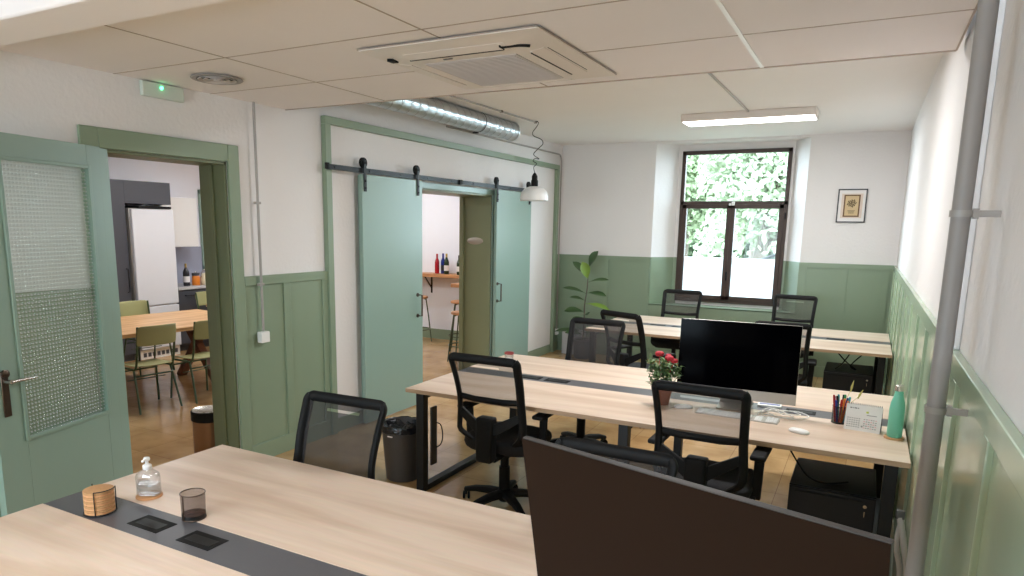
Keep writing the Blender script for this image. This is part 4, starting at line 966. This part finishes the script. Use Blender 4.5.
# ------------------------------------------------------------------ tall plant in the far left corner
t = thing('potted_fig', 'tall leafy indoor plant in the far left corner against green panelling', 'potted plant', (-3.47, 9.15, 0))
k = B(); k.lathe([(.11, 0), (.115, .01), (.14, .26), (.145, .27), (.13, .27), (.125, .25)], n=32, capt=False); k.build('pot', 'charcoal', t)
B().cyl((0, 0, .235), (0, 0, .25), .125, n=28).build('soil', 'bark', t)
stem = smooth_path([(.0, 0, .24), (.012, 0, .5), (.01, 0, .75), (.04, 0, 1.0), (.045, 0, 1.22), (.06, 0, 1.32)], 6)
k = B(); k.tube(stem, .01, 8, rr=[.012 - .006 * i / (len(stem) - 1) for i in range(len(stem))]); k.build('stem', 'bark', t)
def big_leaf(c, d, l, w_, m, up=(0, -.6, 1)):
    c = Vector(c); d = Vector(d).normalized(); s_ = d.cross(Vector(up)).normalized(); n_ = s_.cross(d).normalized()
    k = B(); rows = []
    for i in range(9):
        u = i / 8; wd = w_ * .5 * math.sin(PI * min(1, u * .92 + .05)) ** .7 * (.55 + .75 * u if u < .75 else 1.11) * (1 if u < .98 else .3)
        p = c + d * (l * (.12 + .88 * u)) - n_ * (l * .22 * u * u)
        rows.append([k.bm.verts.new(p - s_ * wd + n_ * wd * .28), k.bm.verts.new(p - s_ * wd * .5 + n_ * wd * .05), k.bm.verts.new(p), k.bm.verts.new(p + s_ * wd * .5 + n_ * wd * .05), k.bm.verts.new(p + s_ * wd + n_ * wd * .28)])
    for A_, D_ in zip(rows, rows[1:]):
        for j in range(4): k.bm.faces.new((A_[j], A_[j + 1], D_[j + 1], D_[j]))
    k.tube([c, c + d * l * .13], .0035, 5)
    return k.build('leaf', m, t)
for c, d, l, w_, m in (
    ((.055, 0, 1.28), (.35, -.1, 1), .26, .16, 'leaf'), ((.04, 0, 1.15), (-.55, -.2, .75), .30, .12, 'leaf'), ((.045, 0, 1.12), (-.1, -.5, 1), .26, .15, 'leaf_light'),
    ((.045, 0, 1.08), (1, -.1, .35), .30, .08, 'leaf'), ((.03, 0, .92), (-1, 0, .35), .38, .08, 'leaf'), ((.03, 0, .93), (1, -.2, .1), .30, .10, 'leaf'),
    ((.02, 0, .82), (-1, -.1, .35), .24, .07, 'leaf'), ((.015, 0, .78), (1, -.1, .0), .36, .09, 'leaf_light'), ((.01, 0, .66), (-.9, -.4, .2), .28, .14, 'leaf'),
    ((.01, 0, .62), (.5, -.9, .3), .18, .13, 'leaf'), ((.01, 0, .58), (-.6, -.8, -.05), .20, .12, 'leaf'), ((.01, 0, .52), (.8, .1, .05), .34, .13, 'leaf'),
    ((.005, 0, .38), (-1, -.1, .1), .44, .09, 'leaf'), ((.005, 0, .36), (.9, -.3, .25), .34, .14, 'leaf'), ((.005, 0, .33), (-.7, -.6, .3), .26, .13, 'leaf')):
    big_leaf(c, d, l, w_, m)
t = tag(B().box(-3.86, 9.32, 0, -3.56, 9.52, .34).build('storage_box', 'counter', bevel=.006), 'pale grey box on the floor in far left corner behind the plant', 'box')

# ------------------------------------------------------------------ kitchen beyond the left wall
struct(B().box(KX - .2, KY0 - .2, 0, KX, KY1 + .2, KZ).build('wall_kitchen_left', 'kwhite'))
struct(B().box(KX, KY1, 0, XT2, KY1 + .15, KZ).build('wall_kitchen_back', 'kwhite'))
kwf = B(); kwf.box(KX, KY0 - .15, 0, XT1, KY0, KZ)
struct(kwf.build('wall_kitchen_front', 'kwhite'))
struct(B().box(KX - .2, KY0 - .2, KZ, XT1, KY1 + .2, KZ + .1).build('ceiling', 'kwhite'), 'white kitchen ceiling')
struct(B().box(-8.4, KY1 - .016, 0, XT2, KY1, .16).build('baseboard_back', 'green'))
# pale framed window beside the cupboards (a shallow recess on the far wall)
w4 = bpy.data.objects.new('window_3', None); C.objects.link(w4); w4['kind'] = 'structure'
s = B(); y0, y1, z0, z1 = 7.33, 8.3, 1.1, 2.32
s.box(KX, y0, z0, KX + .04, y0 + .09, z1); s.box(KX, y1 - .09, z0, KX + .04, y1, z1); s.box(KX, y0, z1 - .07, KX + .04, y1, z1); s.box(KX, y0, z0, KX + .04, y1, z0 + .07); s.build('window_frame', 'green_cool_lit', w4, bevel=.004)
B().box(KX + .002, y0 + .08, z0 + .06, KX + .012, y1 - .08, z1 - .06).build('blind', 'white_plastic', w4)

# tall dark cupboard, with the fridge standing before it
t = thing('tall_cupboard', 'tall charcoal kitchen cupboard beside and above the white fridge', 'cupboard', (-9.08, 5.35, 0))
B().box(0, -1.2, .08, .60, .36, 2.35).box(0, -1.2, 0, .57, .36, .08).build('carcass', 'charcoal', t)
for a, c in ((-1.19, -.62), (-.61, -.14), (-.135, .355)):
    d = B().box(.602, a, .09, .62, c - .005, 2.34).build('cupboard_door', 'charcoal', t, bevel=.003)
    B().tube([(.62, c - .05, .92), (.655, c - .05, .92), (.655, c - .05, 1.22), (.62, c - .05, 1.22)], .008, 8).build('handle', 'black_steel', d)
tag(B().box(-9.08, 5.712, 2.06, -8.48, 6.39, 2.35).build('wall_cupboard', 'charcoal', bevel=.003), 'charcoal cupboard bridging above the white fridge', 'cupboard')
t = thing('fridge', 'tall white fridge freezer in the kitchen', 'fridge', (-9.05, 5.735, 0))
B().box(0, 0, .06, .60, .62, 2.0).build('fridge_body', 'alu', t, bevel=.006)
B().box(.605, .004, .72, .66, .616, 1.99).build('fridge_door', 'fridge', t, bevel=.012, seg=3)
B().box(.605, .004, .13, .66, .616, .705).build('freezer_door', 'fridge', t, bevel=.012, seg=3)
k = B(); k.box(.02, .01, 0, .62, .61, .12); k.build('plinth', 'white_plastic', t)
k = B()
for i in range(8): k.box(.618, .05 + i * .068, .03, .624, .05 + i * .068 + .045, .085)
k.build('plinth_vents', 'charcoal', t)
B().box(.3, .12, 2.0, .64, .60, 2.03).build('top_hinge_cover', 'black', t)

# counter run
t = thing('base_cabinet', 'charcoal kitchen base cabinets right of the fridge', 'cabinet', (-9.08, 6.42, 0))
B().box(0, 0, .1, .56, 2.6, .88).box(0, 0, 0, .50, 2.6, .1).build('carcass', 'charcoal', t)
for i in range(4):
    d = B().box(.562, .01 + i * .65, .11, .58, .64 + i * .65, .87).build('cabinet_door', 'charcoal', t, bevel=.003)
    B().tube([(.58, .12 + i * .65, .80), (.605, .12 + i * .65, .80), (.605, .50 + i * .65, .80), (.58, .50 + i * .65, .80)], .007, 8).build('handle', 'black_steel', d)
tag(B().box(-9.096, 6.42, .882, -8.48, 9.02, .92).build('worktop', 'counter', bevel=.004), 'pale grey kitchen worktop on the charcoal cabinets', 'worktop')
tag(B().box(-9.098, 6.42, .9205, -9.085, 9.02, 1.46).build('splashback', 'splash'), 'blue grey splashback behind the kitchen worktop', 'splashback')
t = thing('wall_cabinet', 'white wall cabinet above the worktop beside the fridge', 'cabinet', (-9.09, 6.44, 1.475))
B().box(0, 0, 0, .32, .58, .70).build('carcass', 'kwhite', t, bevel=.003); B().box(.322, .003, .003, .34, .577, .697).build('cabinet_door', 'white_plastic', t, bevel=.003)
# items on the worktop
def wine_bottle(name, label, loc, m, foil, lab, h=.30, r=.037, group=None):
    t = thing(name, label, 'bottle', loc, 0, group); s_ = h / .30
    k = B(); k.lathe([(r * .9, 0), (r, .006), (r, .175 * s_), (r * .86, .20 * s_), (r * .45, .232 * s_), (.0145, .25 * s_), (.014, .296 * s_), (.015, .30 * s_)], n=24); k.build('glass', m, t)
    k = B(); k.lathe([(.0152, .235 * s_), (.0152, .299 * s_), (.014, .301 * s_)], n=20, capb=False); k.build('foil', foil, t)
    if lab: k = B(); k.lathe([(r + .0006, .05 * s_), (r + .0006, .13 * s_)], n=24, capb=False, capt=False); k.build('paper_label', lab, t)
    return t
wine_bottle('oil_bottle', 'dark bottle with gold top on kitchen worktop next to fridge', (-8.66, 6.70, .92), 'pen_black', 'gold', 'paper', .32, .045)
t = thing('storage_jar', 'orange filled glass jar with dark lid on kitchen worktop', 'jar', (-8.64, 6.845, .92))
B().lathe([(.052, 0), (.056, .006), (.056, .12), (.045, .14)], n=24).build('jar_body', 'orange', t); B().lathe([(.05, .14), (.054, .142), (.054, .175), (.05, .18)], n=24).build('lid', 'charcoal', t); B().ball((0, 0, .19), .014).build('lid_knob', 'steel', t)
t = thing('kettle', 'cream rounded kettle with wire handle on kitchen worktop', 'kettle', (-8.62, 7.02, .92))
B().lathe([(.085, 0), (.095, .02), (.098, .07), (.085, .13), (.06, .165), (.03, .175)], n=28).build('kettle_body', 'cream', t)
B().tube([(0, -.09, .11)] + arc((0, 0, .13), .10, PI, 0, 10, 'yz') + [(0, .09, .11)], .005, 8).build('wire_handle', 'steel', t)
B().cyl((0, .08, .08), (0, .14, .13), .016, .010, n=12).build('spout', 'cream', t)
tag(B().box(-9.086, 6.60, 1.10, -9.075, 6.68, 1.18).build('wall_socket', 'white_plastic', bevel=.004), 'white wall socket on the kitchen splashback beside the fridge', 'socket')

# big table
def table(label, x0, y0, x1, y1, rz=0, z=.74):
    t = thing('dining_table', label, 'table', ((x0 + x1) / 2, (y0 + y1) / 2, 0), rz); a, c = (x1 - x0) / 2, (y1 - y0) / 2
    B().box(-a, -c, z - .04, a, c, z).build('table_top', 'kwood', t, bevel=.004)
    for s_ in (-1, 1):
        yy = s_ * (c - .45)
        k = B(); k.bar((-a * .55, yy, 0), (a * .30, yy, z - .05), .07, .09, up=(0, 1, 0)); k.build('leg', 'kwood_dark', t)
        k = B(); k.bar((a * .55, yy + .001, 0), (-a * .30, yy + .001, z - .05), .07, .09, up=(0, 1, 0)); k.build('leg', 'kwood_dark', t)
        k = B(); k.box(-a * .75, yy - .035, z - .10, a * .75, yy + .035, z - .042); k.build('bearer', 'kwood_dark', t)
    return t
table('large wooden dining table in the kitchen seen through the doorway', -7.60, 3.35, -6.28, 5.85, -.10)
table('second wooden kitchen table beyond the large one', -7.85, 6.35, -6.95, 8.1)

# green school chairs: forward = +y
def school_chair(label):
    t = thing('school_chair', label, 'chair', (0, 0, 0), 0, 'green school chairs around the kitchen tables')
    k = B(); R_ = []
    for i, (y_, z) in enumerate(((-.19, .455), (-.15, .448), (0, .44), (.12, .443), (.19, .435), (.205, .42))):
        R_.append([(x, y_, z + .012 * (abs(x) / .19) ** 3) for x in (-.19, -.1, 0, .1, .19)])
    V = [[k.bm.verts.new(p) for p in r] for r in R_]
    for A_, D_ in zip(V, V[1:]):
        for j in range(4): k.bm.faces.new((A_[j], A_[j + 1], D_[j + 1], D_[j]))
    k.build('seat', 'school_green', t, solid=.012, sub=1)
    k = B(); V = []
    for z, dy in ((.66, .0), (.70, -.006), (.80, -.022), (.86, -.03)):
        V.append([k.bm.verts.new((x, -.225 + dy - .035 * (1 - (x / .2) ** 2), z)) for x in (-.2, -.12, -.04, .04, .12, .2)])
    for A_, D_ in zip(V, V[1:]):
        for j in range(5): k.bm.faces.new((A_[j], A_[j + 1], D_[j + 1], D_[j]))
    k.build('backrest', 'school_green', t, solid=.012, sub=1)
    for s_ in (-1, 1):
        k = B(); x = s_ * .185
        k.tube(smooth_path([(x, -.245, .85), (x, -.215, .65), (x, -.185, .50), (x, -.15, .435), (x, -.10, .425)], 4) + [(x, .12, .425)] + smooth_path([(x, .15, .42), (x + s_ * .01, .17, .38), (x + s_ * .03, .20, .006)], 4), .0105, 10); k.build('side_frame', 'school_tube', t)
        k = B(); k.tube([(x, -.12, .42), (x + s_ * .01, -.17, .25), (x + s_ * .025, -.235, .006)], .0105, 10); k.build('leg', 'school_tube', t)
    B().cyl((-.19, .14, .37), (.19, .14, .37), .008, n=8).build('cross_bar', 'school_tube', t); B().cyl((-.19, -.15, .36), (.19, -.15, .36), .008, n=8).build('cross_bar', 'school_tube', t)
    k = B(); k.cyl((-.19, .0, .30), (.19, .0, .30), .005, n=8); k.build('book_rack', 'school_tube', t)
    return t
sc0 = school_chair('x')
lst = [(-6.20, 4.27, PI / 2 - .12, 'green school chair with its back to the viewer, nearest and leftmost at the kitchen table'), (-6.10, 4.81, PI / 2 - .08, 'green school chair partly hidden by the right door jamb'), (-7.72, 5.35, -PI / 2 - .1, 'green school chair on the far side of the kitchen table before the fridge'),
       (-6.20, 3.50, PI / 2, 'green school chair mostly hidden behind the open glazed door'), (-7.9, 4.3, -PI / 2, 'green school chair on the far side of kitchen table before the dark cupboard'), (-8.05, 6.75, -PI / 2 + .1, 'green school chair at the second kitchen table near the worktop')]
for i, (x, y, rz, lab) in enumerate(lst):
    o = sc0 if i == 0 else copy_tree(sc0)
    o.location = (x, y, 0); o.rotation_euler = (0, 0, rz); o['label'] = lab

# shelf with bottles on the end wall
t = thing('wall_shelf', 'wooden wall shelf on black brackets seen past the sliding door', 'shelf', (-5.9, KY1 - .001, 1.03))
B().box(-1.0, -.28, 0, 1.25, 0, .05).build('shelf_board', 'shelf_wood', t, bevel=.003)
for x in (-.33, .95):
    k = B(); k.box(x - .012, -.012, -.28, x + .012, 0, 0); k.box(x - .012, -.25, -.012, x + .012, 0, 0); k.bar((x, -.20, -.01), (x, -.006, -.20), .02, .012, up=(1, 0, 0)); k.build('bracket', 'black_steel', t)
GB = 'bottles on the kitchen wall shelf'
wine_bottle('wine_bottle', 'red bottle on the wall shelf, leftmost', (-6.02, 9.28, 1.08), 'bottle_red', 'bottle_red', 'bottle_red', .31, .036, GB)
wine_bottle('wine_bottle', 'dark blue bottle on the wall shelf between red and green ones', (-5.92, 9.30, 1.08), 'bottle_blue', 'bottle_blue', 'pen_black', .32, .036, GB)
wine_bottle('wine_bottle', 'green bottle with gold neck and white label on the wall shelf', (-5.83, 9.26, 1.08), 'bottle_green', 'gold', 'paper', .32, .040, GB)
wine_bottle('wine_bottle', 'dark bottle on the wall shelf half hidden by the door jamb', (-5.60, 9.26, 1.08), 'bottle_green', 'pen_black', 'paper', .30, .038, GB)

def stool(label, loc, h, rz=0, back=False):
    t = thing('bar_stool', label, 'stool', loc, rz, 'high metal stools with wooden seats')
    k = B(); k.lathe([(.15, h - .035), (.165, h - .03), (.165, h - .006), (.155, h)], n=32); k.build('seat', 'shelf_wood', t)
    for i in range(4):
        a = PI / 4 + i * PI / 2; c, s_ = math.cos(a), math.sin(a)
        k = B(); k.tube(smooth_path([(.05 * c, .05 * s_, h - .04), (.12 * c, .12 * s_, h - .05), (.15 * c, .15 * s_, h - .12), (.23 * c, .23 * s_, 0.004)], 4), .010, 8); k.build('leg', 'green_tube', t)
    k = B(); k.tube(arc((0, 0, .22), .195, 0, 2 * PI, 28, 'xy')[:-1], .008, 6, closed=True); k.build('foot_ring', 'green_tube', t)
    k = B(); k.cyl((0, 0, h - .16), (0, 0, h - .035), .014); k.build('screw_post', 'dark_brass', t)
    return t
stool('high metal stool with wooden seat, nearest to the sliding doors', (-4.80, 8.05, 0), .68, .2)
stool('high metal stool with wooden seat, just behind the nearest stool', (-5.24, 8.75, 0), .74, .5)
stool('high metal stool mostly hidden behind the left sliding door', (-6.17, 8.95, 0), .74, .1)
t = thing('high_table', 'narrow high wooden table half hidden by the sliding door jamb', 'table', (-4.86, 8.72, 0))
B().box(-.28, -.45, .98, .30, .40, 1.03).build('table_top', 'shelf_wood', t, bevel=.003)
for x in (-.05, .25):
    for y_ in (-.38, .34): B().box(x - .02, y_ - .02, 0, x + .02, y_ + .02, .98).build('leg', 'green_tube', t)

# unseen ceiling lamps, added to brighten the kitchen
kl0 = thing('ceiling_lamp', 'x', 'lamp', (0, 0, KZ)); B().box(-.60, -.15, -.06, .60, .15, 0).build('housing', 'ac_white', kl0, bevel=.006); B().box(-.58, -.13, -.066, .58, .13, -.0605).build('diffuser', 'led', kl0)
for i, (x, y) in enumerate(((-6.9, 4.6), (-6.9, 6.4), (-6.3, 8.2))):
    o = kl0 if i == 0 else copy_tree(kl0); o.location = (x, y, KZ); o['label'] = ('added unseen kitchen ceiling lamp above the near end of the big table', 'added unseen kitchen ceiling lamp above the far end of the big table', 'added unseen kitchen ceiling lamp above the high stools')[i]; o['group'] = 'added kitchen fill lamps'

# ------------------------------------------------------------------ outside
struct(B().box(-14, YB + .45, -.6, 14, 60, -.4).build('ground', 'ground'))
def tree(label, x, y, h, r, seed, m='tree_leaf', n=2600):
    n = int(n * 3.2)
    rnd = random.Random(seed); t = thing('tree', label, 'tree', (x, y, -.4))
    k = B(); P = smooth_path([(0, 0, 0), (rnd.uniform(-.1, .1), 0, h * .3), (rnd.uniform(-.2, .2), .1, h * .6), (0, 0, h * .9)], 5)
    k.tube(P, .1, 10, rr=[.17 - .13 * i / (len(P) - 1) for i in range(len(P))])
    for i in range(7):
        a = rnd.uniform(0, 2 * PI); z = h * rnd.uniform(.35, .75); k.tube([(0, 0, z), (r * .4 * math.cos(a), r * .4 * math.sin(a), z + .5), (r * .8 * math.cos(a), r * .8 * math.sin(a), z + r * .55)], .03, 6, rr=[.06, .035, .012])
    k.build('trunk', 'bark', t)
    k = B(); cl = [(Vector((rnd.gauss(0, r * .45), rnd.gauss(0, r * .45), h * rnd.uniform(.40, 1.0))), rnd.uniform(.5, 1.0)) for _ in range(34)]
    for i in range(n):
        c, rr_ = rnd.choice(cl); q = c + Vector((rnd.gauss(0, rr_ * .5), rnd.gauss(0, rr_ * .5), rnd.gauss(0, rr_ * .4)))
        hd = math.hypot(q.x, q.y)
        if hd > 1.2 * r: q.x *= 1.2 * r / hd; q.y *= 1.2 * r / hd
        s_ = rnd.uniform(.05, .10) * (1 + r * .15); u = Vector((rnd.uniform(-1, 1), rnd.uniform(-1, 1), rnd.uniform(-1, 1))).normalized(); v = u.orthogonal().normalized()
        k.quad(q - u * s_ * .9, q + v * s_ * .5, q + u * s_ * .9, q - v * s_ * .5)
    k.build('foliage', m, t, flat=True)
tree('leafy tree close outside the window, right of the centre mullion', -1.9, 15.0, 5.0, 1.1, 1, 'tree_leaf_two', 3600)
tree('leafy tree close outside the window, left of the centre mullion', -4.1, 17.2, 6.0, 1.2, 2, 'tree_leaf', 4200)
tree('taller tree behind the two nearest trees outside the window', -2.9, 21.5, 7.5, 1.5, 3, 'tree_leaf', 5600)
tree('tree at far left of the garden outside the window', -6.9, 22.5, 8.0, 1.5, 4, 'tree_leaf_two', 5600)
tree('tallest tree at the back of the garden outside the window', -5.0, 28.5, 11.0, 2.3, 5, 'tree_leaf', 9000)
tree('tree at the back right of the garden outside the window', .35, 27.0, 9.5, 2.0, 6, 'tree_leaf_two', 7000)
t = thing('garden_railing', 'dark sloping garden railing seen low through the right window pane', 'railing', (-2.0, 12.6, -.4))
k = B(); k.cyl((.12, 0, 1.62), (1.3, 0, 2.12), .025, n=8); k.build('handrail', 'black_steel', t)
for i in range(5):
    x = .2 + i * .25; k = B(); k.cyl((x, 0, 0), (x, 0, 1.62 + (x - .12) * .424), .010, n=6); k.build('post', 'black_steel', t)
rnd = random.Random(21); k = B()
for i in range(15000):
    q = Vector((rnd.uniform(-12, 2), 34 + rnd.gauss(0, .5), -.3 + 5.2 * rnd.random() ** 1.1 * (.75 + .25 * math.sin(i * .001 + 1)))); s_ = rnd.uniform(.10, .22)
    u = Vector((rnd.uniform(-1, 1), rnd.uniform(-1, 1), rnd.uniform(-1, 1))).normalized(); v = u.orthogonal().normalized(); k.quad(q - u * s_, q + v * s_ * .6, q + u * s_, q - v * s_ * .6)
tag(k.build('hedge_foliage', plain('hedge_leaf', rgb(84, 96, 70), .7, var=.5, scale=.8), flat=True), 'tall leafy hedge closing the far end of the garden', 'hedge', kind='stuff')

# ------------------------------------------------------------------ light
wd = bpy.data.worlds.new('world'); bpy.context.scene.world = wd; wd.use_nodes = True
nt = wd.node_tree; bg = nt.nodes['Background']
bg.inputs[0].default_value = (0.70, 0.87, 1.0, 1); bg.inputs[1].default_value = 22.0
def area(name, loc, rot, sx, sy, power, col):
    l = bpy.data.lights.new(name, 'AREA'); l.shape = 'RECTANGLE'; l.size = sx; l.size_y = sy; l.energy = power; l.color = col
    o = bpy.data.objects.new(name, l); C.objects.link(o); o.location = loc; o.rotation_euler = rot; return o
area('window_daylight', (-1.69, YB + .44, 1.86), (-PI / 2, 0, 0), 1.4, 2.1, 1, (1, 1, 1)).data.cycles.is_portal = True          # daylight through the niche window
area('rear_daylight', (-2.5, YF - .22, 1.62), (PI / 2, 0, 0), 2.0, 1.66, 1, (1, 1, 1)).data.cycles.is_portal = True             # portal of the added window behind the viewer
area('desk_lamp_light', (-1.20, 7.62, 2.91), (0, 0, 0), 1.2, .3, 34, (.95, .98, 1))
t = thing('ceiling_lamp', 'added unseen lamp on the plaster ceiling hidden behind the drop of the tiled ceiling', 'lamp', (-1.20, 4.72, ZH))  # unseen lamp added to brighten the middle of the room
B().box(-.64, -.18, -.075, .64, .18, 0).build('housing', 'ac_white', t, bevel=.008); B().box(-.62, -.16, -.080, .62, .16, -.0752).build('diffuser', 'led', t)
area('desk_lamp_light', (-1.20, 4.72, 2.91), (0, 0, 0), 1.2, .3, 50, (.97, .985, 1))
for x, y in ((-6.9, 4.6), (-6.9, 6.4), (-6.3, 8.2)): area('kitchen_fill_light', (x, y, 2.87), (0, 0, 0), 1.1, .25, 26, (.93, .97, 1))
# unseen lamps added above and behind the viewer to light the foreground
ol = thing('ceiling_lamp', 'x', 'lamp', (0, 0, ZD), 0, 'added unseen lamps on the tiled ceiling'); B().box(-.60, -.30, -.03, .60, .30, 0).build('housing', 'ac_white', ol, bevel=.006); B().box(-.58, -.28, -.036, .58, .28, -.0305).build('diffuser', 'led_soft', ol)
for i, (x, y, lab) in enumerate(((-1.35, -.15, 'added unseen panel lamp on the tiled ceiling just behind the viewer'), (-1.35, -1.9, 'added unseen panel lamp on the tiled ceiling farthest behind the viewer'))):
    o = ol if i == 0 else copy_tree(ol); o.location = (x, y, ZD); o['label'] = lab
    area('rear_fill_light', (x, y, ZD - .045), (0, 0, 0), 1.1, .5, 36, (.97, .98, 1)).data.spread = math.radians(125)

# ------------------------------------------------------------------ camera
sc = bpy.context.scene
cam = bpy.data.cameras.new('camera'); co = bpy.data.objects.new('camera', cam); C.objects.link(co); sc.camera = co
f_px, cx, cy = 689.4573, 493.2999, 348.3033; yaw, pitch, roll = 0.4928, -0.1754, 0.0148
cam.sensor_width = 36; cam.sensor_fit = 'HORIZONTAL'; cam.lens = 36 * f_px / 1024
cam.shift_x = (512 - cx) / 1024; cam.shift_y = (cy - 288) / 1024; cam.clip_start = .02; cam.clip_end = 200
fwd = Vector((-math.sin(yaw) * math.cos(pitch), math.cos(yaw) * math.cos(pitch), math.sin(pitch)))
rt = fwd.cross(Vector((0, 0, 1))).normalized(); up = rt.cross(fwd)
rt, up = rt * math.cos(roll) + up * math.sin(roll), up * math.cos(roll) - rt * math.sin(roll)
mw = Matrix((rt, up, -fwd)).transposed().to_4x4(); mw.translation = (0, 0, 1.8372)
co.matrix_world = mw

sc.view_settings.view_transform = 'Standard'; sc.view_settings.look = 'None'; sc.view_settings.gamma = 1; sc.view_settings.use_curve_mapping = False
sc.view_settings.exposure = 0.0
sc.cycles.use_denoising = True
sc.cycles.max_bounces = 10; sc.cycles.diffuse_bounces = 5; sc.cycles.glossy_bounces = 4; sc.cycles.transparent_max_bounces = 16
sc.cycles.caustics_reflective = False; sc.cycles.caustics_refractive = False
sc.cycles.sample_clamp_indirect = 6
